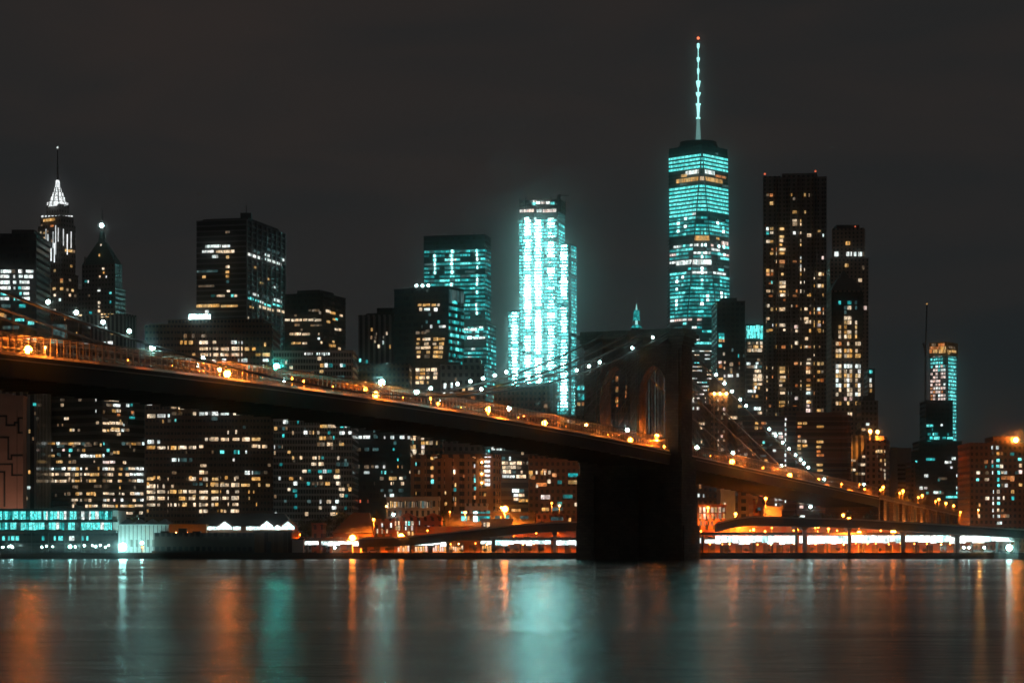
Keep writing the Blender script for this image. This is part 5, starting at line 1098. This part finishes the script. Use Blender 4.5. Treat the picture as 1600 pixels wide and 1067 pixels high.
for px, py, Y in ((1266, 791, 930), (615, 803, 960), (333, 806, 930), (218, 812, 925), (1320, 700, 1300)):
    if px == 1320: continue
    lamp('street_lamp', 'tall street lamp with a cool white globe above the waterfront roofs', 'street lamp', ray(px, Y), Y, 2, zz(py, Y), 'white', .55 if px > 300 else .3, 'white street lamps along the shore', .9)

# ---- the pier on the far bank
t = thing('pier_pavilion', 'long glass pier pavilion with two bright teal storeys', 'pavilion', (ray(75, 872), 872, 2))
Y = 872
def bx(mb, x0, x1, y0, y1, d=14, Y=872, o=0.0): mb.box(ray(x0, Y), ray(x1, Y), Y+o, Y+o+d, zz(y1, Y), zz(y0, Y))
mb = MB(); bx(mb, -40, 176, 797, 830, 18); mb.build('hall', M['dark'], t)
mb = MB(); bx(mb, -42, 186, 794.5, 797, 20, o=-1.2); mb.build('roof', M['dark'], t)
mb = MB(); bx(mb, -42, 184, 812.5, 815.5, 1.2, o=-1.2); bx(mb, -42, 182, 828.5, 832, 1.2, o=-1.2); mb.build('floor_edge', M['dark'], t)
mb = MB(); bx(mb, 176.2, 185, 797.2, 828, 18); mb.build('end_wall', M['white'], t)
mb = MB(); bx(mb, -40, 182, 832.2, 863, 12, o=4); mb.build('lower_hall', FM['black'], t)
R_ = random.Random(41)
for (ya, yb) in ((798.5, 812), (816, 828)):
    x = -30
    while x < 175:
        w = R_.uniform(2.5, 7); k = R_.choice('TTTcTtTt') if R_.random() < .9 else 'g'
        mb = MB(); x1 = min(x+w, 175.5); xa, xb, za, zb5 = ray(x, Y), ray(x1-.7, Y), zz(yb+R_.uniform(-1.5, 0), Y), zz(ya, Y)
        mb.face([(xa, Y-.1, za), (xb, Y-.1, za), (xb, Y-.1, zb5), (xa, Y-.1, zb5)], [(x*9, 0), (x*9+2.2, 0), (x*9+2.2, 2.9), (x*9, 2.9)]); mb.face([(xa, Y, za), (xa, Y-.1, za), (xa, Y-.1, zb5), (xa, Y, zb5)]); mb.face([(xb, Y-.1, za), (xb, Y, za), (xb, Y, zb5), (xb, Y-.1, zb5)])
        mb.build('window', PAVW[k] if 'PAVW' in globals() else LIT[k], t); x = x1
for x0, x1, k in ((0, 4, 'T'), (9, 12, 't'), (14, 19, 'T'), (21, 26, 'T'), (62, 66, 't'), (81, 84, 'T'), (88, 95, 'T'), (105, 113, 'c'), (124, 128, 't'), (132, 135, 'T')):
    mb = MB(); bx(mb, x0, x1, 837, 844, .1, o=3.9); mb.build('window', LIT[k], t)
mb = MB(); bx(mb, 8, 140, 848.5, 849.3, .2, o=1); mb.build('handrail', M['steel'], t)
for x in range(-4, 150, 26):
    mb = MB(); bx(mb, x, x+1, 832, 863, .3, o=.6); mb.build('column', M['dark'], t)
R_ = random.Random(42)
for i, px in enumerate([5, 14, 17, 20, 66, 73, 83, 110, 118, 132, 145, 150, 157, 165, 170]):
    k, r = ('flood', .55) if px == 110 else ('white', .22+.15*R_.random())
    lamp('pier_lamp', 'small white lamp low on the pier edge below the pavilion', 'lamp', ray(px, 868), 868, 2, zz(855-R_.uniform(0, 3), 868), k, r, 'white lamps on the pier edge', .5, .05)
lamp('flood_lamp', 'large white floodlight glaring on the pier beside the white tent', 'flood lamp', ray(192, 862), 862, 2, zz(850, 862), 'flood', 1.45, None, .6, .12)
lamp('flood_lamp', 'smaller white floodlight at the foot of the white tent', 'flood lamp', ray(222, 863), 863, 2, zz(847, 863), 'flood', .6, None, .6, .1)
lamp('pier_lamp', 'single low orange lamp beside the white tent', 'lamp', ray(223, 861), 861, 2, zz(855, 861), 'sodium_small', .3, None, .4, .06)
t = thing('event_tent', 'white ribbed event tent lit by the pier floodlight', 'tent', (ray(222, 874), 874, 2))
mb = MB(); Y = 874; x0, x1 = ray(185, Y), ray(263, Y); ze = zz(819, Y); mb.hexa([(x0, Y, 2), (x1, Y, 2), (x1, Y+16, 2), (x0, Y+16, 2)], [(x0, Y, ze), (x1, Y, ze), (x1, Y+16, ze), (x0, Y+16, ze)]); mb.build('canvas_wall', M['white'], t)
for i in range(4):
    a, c = x0+(x1-x0)*i/4, x0+(x1-x0)*(i+1)/4; m_ = (a+c)/2; mb = MB(); mb.hexa([(a, Y-.3, ze), (c, Y-.3, ze), (c, Y+16, ze), (a, Y+16, ze)], [(m_-.2, Y+6, ze+2.2), (m_+.2, Y+6, ze+2.2), (m_+.2, Y+9, ze+2.2), (m_-.2, Y+9, ze+2.2)]); mb.build('canvas_roof', plain('grey_canvas', (.16, .18, .19), .8), t)
for i in range(12):
    x = x0+1+(x1-x0-2)*i/11; mb = MB(); mb.box(x-.15, x+.15, Y-.12, Y-.01, 2, ze-.3); mb.build('tent_pole', M['concrete'], t)
for i in range(7):
    x = x0+5+2.1*i; mb = MB(); mb.box(x-.45, x+.45, Y-.1, Y-.005, 4.5, 7.2); mb.build('tent_flap', M['concrete'], t)
mb = MB(); mb.box(ray(263.5, 876), ray(322, 876), 876, 890, 2, zz(818.5, 876)); o = mb.build('boarded_shed', plain('orange_boards', (.75, .33, .06), .7), None, (ray(292, 876), 876, 2)); tag(o, 'flat orange-painted shed wall between the white tent and the market', 'shed')
for px in (275, 292, 309): lamp('wall_lamp', 'lamp hidden behind the quay wall lighting the orange shed', 'lamp', ray(px, 872), 873, 2, zz(832.5, 872), 'amber', .22, 'lamps lighting the orange shed', .5, .05)
t = thing('market_hall', 'market hall with a dark roof and brightly lit white gables', 'market', (ray(390, 880), 880, 2)); Y = 880
mb = MB(); mb.box(ray(322, Y), ray(456, Y), Y, Y+26, 2, zz(822, Y)); mb.build('hall', FM['brick'], t)
mb = MB(); z0, z1 = zz(821.5, Y), zz(801, Y); mb.hexa([(ray(290, Y), Y+4, z0), (ray(458, Y), Y+4, z0), (ray(458, Y), Y+26, z0), (ray(290, Y), Y+26, z0)], [(ray(322, Y), Y+13, z1), (ray(438, Y), Y+13, z1), (ray(438, Y), Y+17, z1), (ray(322, Y), Y+17, z1)]); mb.build('roof', plain('dark_slate', (.05, .055, .055), .8), t)
EAV = lit('lit_eaves', (.55, 1, .97), (.9, 1, 1), 2.6, .5, 1.3, nee=True)
for xc, hw_, yt in ((351.5, 10.5, 814.5), (417.5, 10.5, 814), (450, 10, 814.5), (434, 5, 820)):
    mb = MB(); a, c, m_ = ray(xc-hw_, Y), ray(xc+hw_, Y), ray(xc, Y); zb6, zt6 = zz(827 if hw_ > 6 else 825, Y), zz(yt, Y); zs = zb6+.35*(zt6-zb6)
    f_ = [(a, zb6), (c, zb6), (c, zs), (m_, zt6), (a, zs)]
    mb.face([(x, Y-1.2, z) for x, z in f_], [(x*1.3, z*1.3) for x, z in f_])
    for (xa, za), (xb, zb7) in zip(f_, f_[1:]+f_[:1]): mb.face([(xb, Y-1.2, zb7), (xa, Y-1.2, za), (xa, Y-.02, za), (xb, Y-.02, zb7)])
    mb.build('gable', EAV, t)  # gable face emits; the lamplight on it is put into the material
    mb = MB(); mb.hexa([(a-.5, Y-1.6, zs), (m_, Y-1.6, zt6+.05), (m_, Y+5, zt6+.05), (a-.5, Y+5, zs)], [(a-.5, Y-1.6, zs+.4), (m_, Y-1.6, zt6+.45), (m_, Y+5, zt6+.45), (a-.5, Y+5, zs+.4)]); mb.hexa([(m_, Y-1.6, zt6+.05), (c+.5, Y-1.6, zs), (c+.5, Y+5, zs), (m_, Y+5, zt6+.05)], [(m_, Y-1.6, zt6+.45), (c+.5, Y-1.6, zs+.4), (c+.5, Y+5, zs+.4), (m_, Y+5, zt6+.45)]); mb.build('gable_roof', plain('red_gable_roof', (.3, .08, .05), .7), t)
for x0, x1 in ((322, 341), (364, 376), (385, 406), (429, 439)):
    mb = MB(); mb.box(ray(x0, Y), ray(x1, Y), Y-.5, Y-.02, zz(827.5, Y), zz(822.3, Y)); mb.build('eaves_light', EAV, t)
t = thing('quay_shed', 'low dark shed on the quay before the orange wall and market', 'shed', (ray(318, 866), 866, 2)); Y = 866
mb = MB(); mb.box(ray(241, Y), ray(397, Y), Y, Y+7, 2, zz(832, Y)); mb.build('wall', facade('dark_shed_boards', (.09, .085, .08), 2.2, 6.5, .6, .4), t)
for x0, x1, yt in ((278, 290, 825), (250, 262, 829.5), (300, 312, 829.5)): mb = MB(); mb.box(ray(x0, Y), ray(x1, Y), Y+1, Y+5, zz(832, Y), zz(yt, Y)); mb.build('roof_plant', M['dark'], t)
mb = MB(); mb.box(ray(239, Y), ray(398, Y), Y-3, Y-.05, 2, 3.0); mb.build('plinth', M['dark'], t)
t = thing('quay_shed', 'brown boarded shed with a door at the end of the quay', 'shed', (ray(428, 866), 866, 2))
mb = MB(); mb.box(ray(397.5, Y), ray(456, Y), Y, Y+8, 2, zz(831, Y)); mb.build('wall', facade('brown_shed_boards', (.15, .09, .06), 1.8, 30, .8, .98, glass=(.05, .03, .02)), t)
mb = MB(); mb.box(ray(416, Y), ray(424, Y), Y-.12, Y-.01, 2, 6.5); mb.build('door', M['dark'], t)
mb = MB(); mb.box(ray(395.5, Y), ray(458, Y), Y-.6, Y+8.4, zz(831, Y)+.02, zz(829, Y)); mb.build('roof', M['dark'], t)
mb = MB(); mb.box(ray(455.5, 876), ray(466, 876), 876, 880, 2, zz(829, 876)); o = mb.build('hut', plain('orange_hut', (.6, .28, .09), .7), None, (ray(461, 876), 876, 2)); tag(o, 'small orange-lit hut beside the brown boarded shed', 'hut')
t = thing('quay_shed', 'pale grey hut between the brown boarded shed and the arcade', 'shed', (ray(464, 868), 868, 2))
mb = MB(); mb.box(ray(456.5, 868), ray(474, 868), 868, 872, 2, zz(843, 868)); mb.build('wall', plain('grey_hut', (.5, .42, .38), .8), t); mb = MB(); mb.box(ray(456, 868), ray(475, 868), 867.6, 872.3, zz(843, 868)+.01, zz(841, 868)); mb.build('roof', M['dark'], t)
lamp('wall_lamp', 'lamp lighting the small orange hut by the brown shed', 'lamp', ray(468, 872), 874, 2, 9, 'sodium_small', .2, None, .4, .05)

# crane on the distant construction tower
t = thing('tower_crane', 'thin tower crane rising beside the distant construction tower', 'crane', (ray(1446, 2500), 2500, 2)); x = ray(1446, 2500)
mb = MB(); mb.box(x-1.0, x+1.0, 2499, 2501, 2, zz(545, 2500)); mb.build('mast', M['steel'], t)
mb = MB(); mb.tube([(x, 2500, zz(550, 2500)), (x+1.6, 2500, zz(476, 2500))], .8, 5); mb.build('jib', M['steel'], t)
mb = MB(); mb.tube([(x, 2500, zz(548, 2500)), (x-2.5, 2500, zz(536, 2500))], 1.0, 5); mb.build('counterweight', M['steel'], t)
mb = MB(); mb.sphere((x+1.6, 2500, zz(475, 2500)), .9); mb.build('beacon', LIT['a'], t)
# vehicles on the approach and by the esplanade
def car(x, y, z, label, col, yaw=0.0, lights=None, group=None, cat='car'):
    t = thing('parked_car', label, cat, (x, y, z), group); t.rotation_euler.z = yaw
    t['base'] = (0, 0, 0)
    prof = [(-2.2, .35), (2.2, .35), (2.25, .8), (1.3, .95), (.7, 1.45), (-1.1, 1.5), (-1.9, .98), (-2.25, .9)]
    mb = MB(); n = len(prof)
    mb.face([(a, -.85, h) for a, h in prof]); mb.face([(a, .85, h) for a, h in prof][::-1])
    for (a, h), (c, k) in zip(prof, prof[1:]+prof[:1]): mb.face([(c, -.85, k), (a, -.85, h), (a, .85, h), (c, .85, k)])
    mb.build('body', plain('car_paint', col, .3), t)
    mb = MB(); mb.face([(-1.6, -.87, 1.0), (1.0, -.87, 1.0), (.6, -.87, 1.38), (-1.0, -.87, 1.42)]); mb.face([(1.2, -.7, 1.02), (1.2, .7, 1.02), (.78, .65, 1.42), (.78, -.65, 1.42)]); mb.build('window', M['dark'], t)
    for wx in (-1.35, 1.35):
        for wy in (-.8, .8):
            mb = MB(); mb.tube([(wx, wy-.1, .33), (wx, wy+.1, .33)], .33, 10); mb.build('wheel', M['dark'], t)
    if lights:
        for wy in (-.6, .6): mb = MB(); mb.sphere((-2.28, wy, .72), .16, 8, 5); mb.build('headlight', GL[lights], t)
    return t
for px, w in ((1418, .5), (1426, .6)):
    tt = t_at(px, 8); p = BP(tt, 8, road(tt)+.01)
    car(*p, 'pale car with its headlights on, crossing the masonry approach', (.5, .5, .5), math.atan2(DY, DX), 'white', 'cars on the masonry approach')
R_ = random.Random(77)
for px, c, l in ((1506, (.4, .42, .42), 'silver'), (1527, (.05, .1, .1), 'dark green'), (1545, (.3, .3, .3), 'grey'), (1560, (.02, .02, .02), 'black'), (540, (.35, .1, .05), 'red'), (583, (.6, .6, .58), 'white')):
    car(ray(px, 906), 906, 2.005, l+' car parked in the shade under the arcade', c, 0.05)

# trees and shrubs
LEAF = {}
def leaf_mat(name, a, c):
    m, nt, out = new_mat(name); g = N(nt, 'ShaderNodeNewGeometry'); wn = N(nt, 'ShaderNodeTexNoise'); wn.inputs['Scale'].default_value = .9
    nt.links.new(g.outputs['Position'], wn.inputs['Vector']); mx = N(nt, 'ShaderNodeMix', data_type='RGBA'); mx.inputs[6].default_value = rgb(a); mx.inputs[7].default_value = rgb(c); nt.links.new(wn.outputs['Fac'], mx.inputs[0])
    p = N(nt, 'ShaderNodeBsdfPrincipled'); p.inputs['Roughness'].default_value = .7; nt.links.new(mx.outputs[2], p.inputs['Base Color']); nt.links.new(p.outputs[0], out.inputs[0]); return m
LEAVES = leaf_mat('leaves', (.03, .05, .015), (.10, .11, .04)); BARK = plain('bark', (.08, .06, .045), .9)
def tree(x, y, z0, h, r, label, seed, group=None, name='street_tree', cat='tree', leaf=.45, n=700):
    R = random.Random(seed); t = thing(name, label, cat, (x, y, z0), group)
    mb = MB(); mb.frustum(x, y, r*.07+.06, r*.05, z0, z0+h*.45, 7)
    cl = []
    for i in range(9):
        a = R.uniform(0, 2*PI); e = R.uniform(.15, 1); d = r*R.uniform(.35, .85)
        c = (x+d*math.cos(a)*(1-.4*e), y+d*math.sin(a)*(1-.4*e), z0+h*(.42+.48*e)); cl.append((c, r*R.uniform(.28, .5)))
        mb.tube([(x, y, z0+h*.33), ((x+c[0])/2, (y+c[1])/2, z0+h*.4+(c[2]-z0-h*.4)*.4), c], r*.025+.02, 4)
    mb.build('trunk', BARK, t); mb = MB()
    for i in range(n):
        c, q = R.choice(cl); v = Vector((R.gauss(0, 1), R.gauss(0, 1), R.gauss(0, 1))).normalized()*q*R.uniform(.35, 1.05)**.6
        p = Vector(c)+v; a = Vector((R.gauss(0, 1), R.gauss(0, 1), R.gauss(0, 1))).normalized(); b_ = a.orthogonal().normalized(); k = leaf*R.uniform(.6, 1.3)
        mb.face([tuple(p+a*k), tuple(p+b_*k*.6), tuple(p-a*k), tuple(p-b_*k*.6)])
    mb.build('crown', LEAVES, t)
for i, (px, py, Y, r) in enumerate(((480, 812, 965, 6), (498, 806, 968, 7), (520, 800, 972, 8), (545, 797, 975, 8), (566, 803, 972, 7), (205, 803, 930, 5), (248, 812, 925, 4.5), (1334, 796, 985, 7), (1352, 800, 985, 7), (1290, 800, 980, 6), (700, 790, 990, 5), (844, 806, 950, 4), (1240, 797, 975, 5), (1420, 822, 935, 4), (1472, 822, 935, 4))):
    tree(ray(px, Y), Y, 2, zz(py, Y)-2, r, 'dark leafy tree rising among the low waterfront roofs', 100+i, 'trees among the waterfront roofs')
for i, (px, r) in enumerate(((1402, 3.5), (1418, 3.0), (1503, 4.0))):
    Y = 1230 if px > 1450 else 1160
    tree(ray(px, Y), Y, 2, zz(764 if px < 1450 else 787, Y)-2, r, 'tree lit teal-green beside the masonry approach', 130+i, 'trees by the masonry approach', leaf=.5)
R_ = random.Random(55)
for i, px in enumerate((705, 722, 742, 757, 772, 793, 808, 828, 846, 571, 590, 606, 1140, 1166, 1204, 1232, 1270, 1310, 1376, 1444, 1535)):
    tree(ray(px, 853), 853.5, 2, R_.uniform(1.6, 2.6), R_.uniform(.9, 1.5), 'small dark shrub on the edge of the quay', 200+i, 'shrubs along the quay edge', 'quay_shrub', 'shrub', .16, 260)

# ------------------------------------------------------------------ setting
def sheet(name, x0, x1, y0, y1, z, mat, nx=1, ny=1):
    mb = MB()
    for i in range(nx):
        for j in range(ny):
            a, c, d, e = x0+(x1-x0)*i/nx, x0+(x1-x0)*(i+1)/nx, y0+(y1-y0)*j/ny, y0+(y1-y0)*(j+1)/ny
            mb.face([(a, d, z), (c, d, z), (c, e, z), (a, e, z)], [(a, d), (c, d), (c, e), (a, e)])
    return structure(mb.build(name, mat))
sheet('ground', -1500, 1500, 850, 3100, 2.0, plain('city_ground', (.06, .055, .05), .9))
mb = MB(); mb.box(-1490, 1490, 849.2, 850.8, -3, 2.35); structure(mb.build('quay_wall', plain('quay_stone', (.07, .065, .06), .9)))
mb = MB(); mb.box(-1200, 1200, 848.8, 849.15, 1.2, 1.6); structure(mb.build('quay_fender', plain('quay_timber', (.10, .08, .06), .9)))
def water_mat():
    m, nt, out = new_mat('river_water')
    g = N(nt, 'ShaderNodeNewGeometry')
    def wave(sx, sy, scale, detail):
        mp = N(nt, 'ShaderNodeMapping'); mp.inputs['Scale'].default_value = (sx, sy, 1); nt.links.new(g.outputs['Position'], mp.inputs['Vector'])
        n = N(nt, 'ShaderNodeTexNoise'); n.inputs['Scale'].default_value = scale; n.inputs['Detail'].default_value = detail; n.inputs['Roughness'].default_value = .6
        nt.links.new(mp.outputs[0], n.inputs['Vector']); return n.outputs['Fac']
    a = wave(.5, 1.0, .9, 4); c = wave(.25, 1, .12, 3); e = wave(.06, 1, .018, 3)
    b_ = wave(.6, 1, .33, 3)
    h = math_n(nt, 'ADD', math_n(nt, 'ADD', math_n(nt, 'MULTIPLY', a, .10), math_n(nt, 'MULTIPLY', c, .35)), math_n(nt, 'MULTIPLY', b_, .28))
    bp = N(nt, 'ShaderNodeBump'); bp.inputs['Strength'].default_value = WBUMP; bp.inputs['Distance'].default_value = 1.0; nt.links.new(h, bp.inputs['Height'])
    r = N(nt, 'ShaderNodeMapRange'); r.inputs[1].default_value = .35; r.inputs[2].default_value = .65; r.inputs[3].default_value = WR0; r.inputs[4].default_value = WR1; nt.links.new(e, r.inputs[0])
    p = N(nt, 'ShaderNodeBsdfPrincipled'); p.inputs['Specular Tint'].default_value = (.80, 1, 1, 1); p.inputs['Base Color'].default_value = (.010, .030, .032, 1); p.inputs['IOR'].default_value = 1.33
    sy = N(nt, 'ShaderNodeSeparateXYZ'); nt.links.new(g.outputs['Position'], sy.inputs[0])
    ry = N(nt, 'ShaderNodeMapRange'); ry.inputs[1].default_value = 75; ry.inputs[2].default_value = 210; ry.inputs[3].default_value = .075; ry.inputs[4].default_value = 0; nt.links.new(sy.outputs['Y'], ry.inputs[0])   # choppier water off the near bank
    nt.links.new(math_n(nt, 'ADD', r.outputs[0], ry.outputs[0]), p.inputs['Roughness']); nt.links.new(bp.outputs[0], p.inputs['Normal']); nt.links.new(p.outputs[0], out.inputs[0]); return m
HAZE, HAZE2 = 0.33e-4, 0.7e-4
WBUMP, WR0, WR1 = .55, .14, .21
sheet('river_water', -1500, 1500, -150, 849.5, 0.0, water_mat())

mb = MB(); mb.box(-1560, 1560, -220, 3200, -4.2, 575)
m, hnt, hout = new_mat('haze_air'); pv = N(hnt, 'ShaderNodeVolumePrincipled'); pv.inputs['Density'].default_value = HAZE; pv.inputs['Color'].default_value = (.9, .92, .92, 1); pv.inputs['Anisotropy'].default_value = .991
pw = N(hnt, 'ShaderNodeVolumePrincipled'); pw.inputs['Density'].default_value = HAZE2; pw.inputs['Color'].default_value = (.95, .96, .96, 1); pw.inputs['Anisotropy'].default_value = .998
av = N(hnt, 'ShaderNodeAddShader'); hnt.links.new(pv.outputs[0], av.inputs[0]); hnt.links.new(pw.outputs[0], av.inputs[1])
hnt.links.new(av.outputs[0], hout.inputs['Volume'])
structure(mb.build('haze', m), 'stuff')
# night sky over a lit city
w = bpy.data.worlds.new('World'); scene.world = w; w.use_nodes = True; nt = w.node_tree; nt.nodes.clear()
out = nt.nodes.new('ShaderNodeOutputWorld'); tc = N(nt, 'ShaderNodeTexCoord'); sx = N(nt, 'ShaderNodeSeparateXYZ'); nt.links.new(tc.outputs['Generated'], sx.inputs[0])
cr = N(nt, 'ShaderNodeValToRGB'); el = cr.color_ramp.elements
el[0].position = 0.0; el[0].color = (.0120, .0175, .0190, 1); el[1].position = 1.0; el[1].color = (.062, .058, .056, 1)
for p_, c_ in ((.06, (.0160, .0195, .0205, 1)), (.13, (.0205, .0208, .0212, 1)), (.24, (.0235, .0215, .0210, 1)), (.34, (.026, .0235, .0228, 1))):
    e = el.new(p_); e.color = c_
nt.links.new(sx.outputs['Z'], cr.inputs[0])
mp = N(nt, 'ShaderNodeMapping'); mp.inputs['Scale'].default_value = (1.2, 1.2, 5); nt.links.new(tc.outputs['Generated'], mp.inputs['Vector'])
no = N(nt, 'ShaderNodeTexNoise'); no.inputs['Scale'].default_value = 5.0; no.inputs['Detail'].default_value = 6; no.inputs['Distortion'].default_value = .6; nt.links.new(mp.outputs[0], no.inputs['Vector'])
tint = N(nt, 'ShaderNodeMix', data_type='RGBA'); tint.inputs[6].default_value = (.76, .84, .87, 1); tint.inputs[7].default_value = (1.12, .98, .92, 1); mr = N(nt, 'ShaderNodeMapRange'); mr.inputs[1].default_value = .34; mr.inputs[2].default_value = .66; nt.links.new(no.outputs['Fac'], mr.inputs[0]); nt.links.new(mr.outputs[0], tint.inputs[0])
mul = N(nt, 'ShaderNodeMix', data_type='RGBA', blend_type='MULTIPLY'); mul.inputs[0].default_value = 1; nt.links.new(cr.outputs[0], mul.inputs[6]); nt.links.new(tint.outputs[2], mul.inputs[7])
bg = N(nt, 'ShaderNodeBackground'); nt.links.new(mul.outputs[2], bg.inputs[0])
sky = N(nt, 'ShaderNodeTexSky', sky_type='NISHITA'); sky.sun_disc = False; sky.sun_elevation = math.radians(-9); sky.sun_rotation = math.radians(-60)
b2 = N(nt, 'ShaderNodeBackground'); b2.inputs[1].default_value = .05; nt.links.new(sky.outputs[0], b2.inputs[0])
ad = N(nt, 'ShaderNodeAddShader'); nt.links.new(bg.outputs[0], ad.inputs[0]); nt.links.new(b2.outputs[0], ad.inputs[1]); nt.links.new(ad.outputs[0], out.inputs[0])

# camera: a level long lens with rising front
cam = bpy.data.cameras.new('camera'); co = bpy.data.objects.new('camera', cam); COL.objects.link(co)
co.location = (0, 0, CH); co.rotation_euler = (math.radians(90), 0, 0)
cam.sensor_width = 36; cam.lens = F/1600*36; cam.shift_y = (HOR-533.5)/1600; cam.clip_start = 1; cam.clip_end = 40000
scene.camera = co
scene.view_settings.view_transform = 'Standard'; scene.view_settings.look = 'None'; scene.view_settings.exposure = 0; scene.view_settings.gamma = 1
c = scene.cycles; c.use_denoising = True; c.max_bounces = 4; c.diffuse_bounces = 2; c.glossy_bounces = 2; c.volume_bounces = 1; c.sample_clamp_indirect = 40; c.sample_clamp_direct = 0; c.caustics_reflective = False; c.caustics_refractive = False
for o in list(bpy.data.objects):
    if 'base' in o.keys(): del o['base']
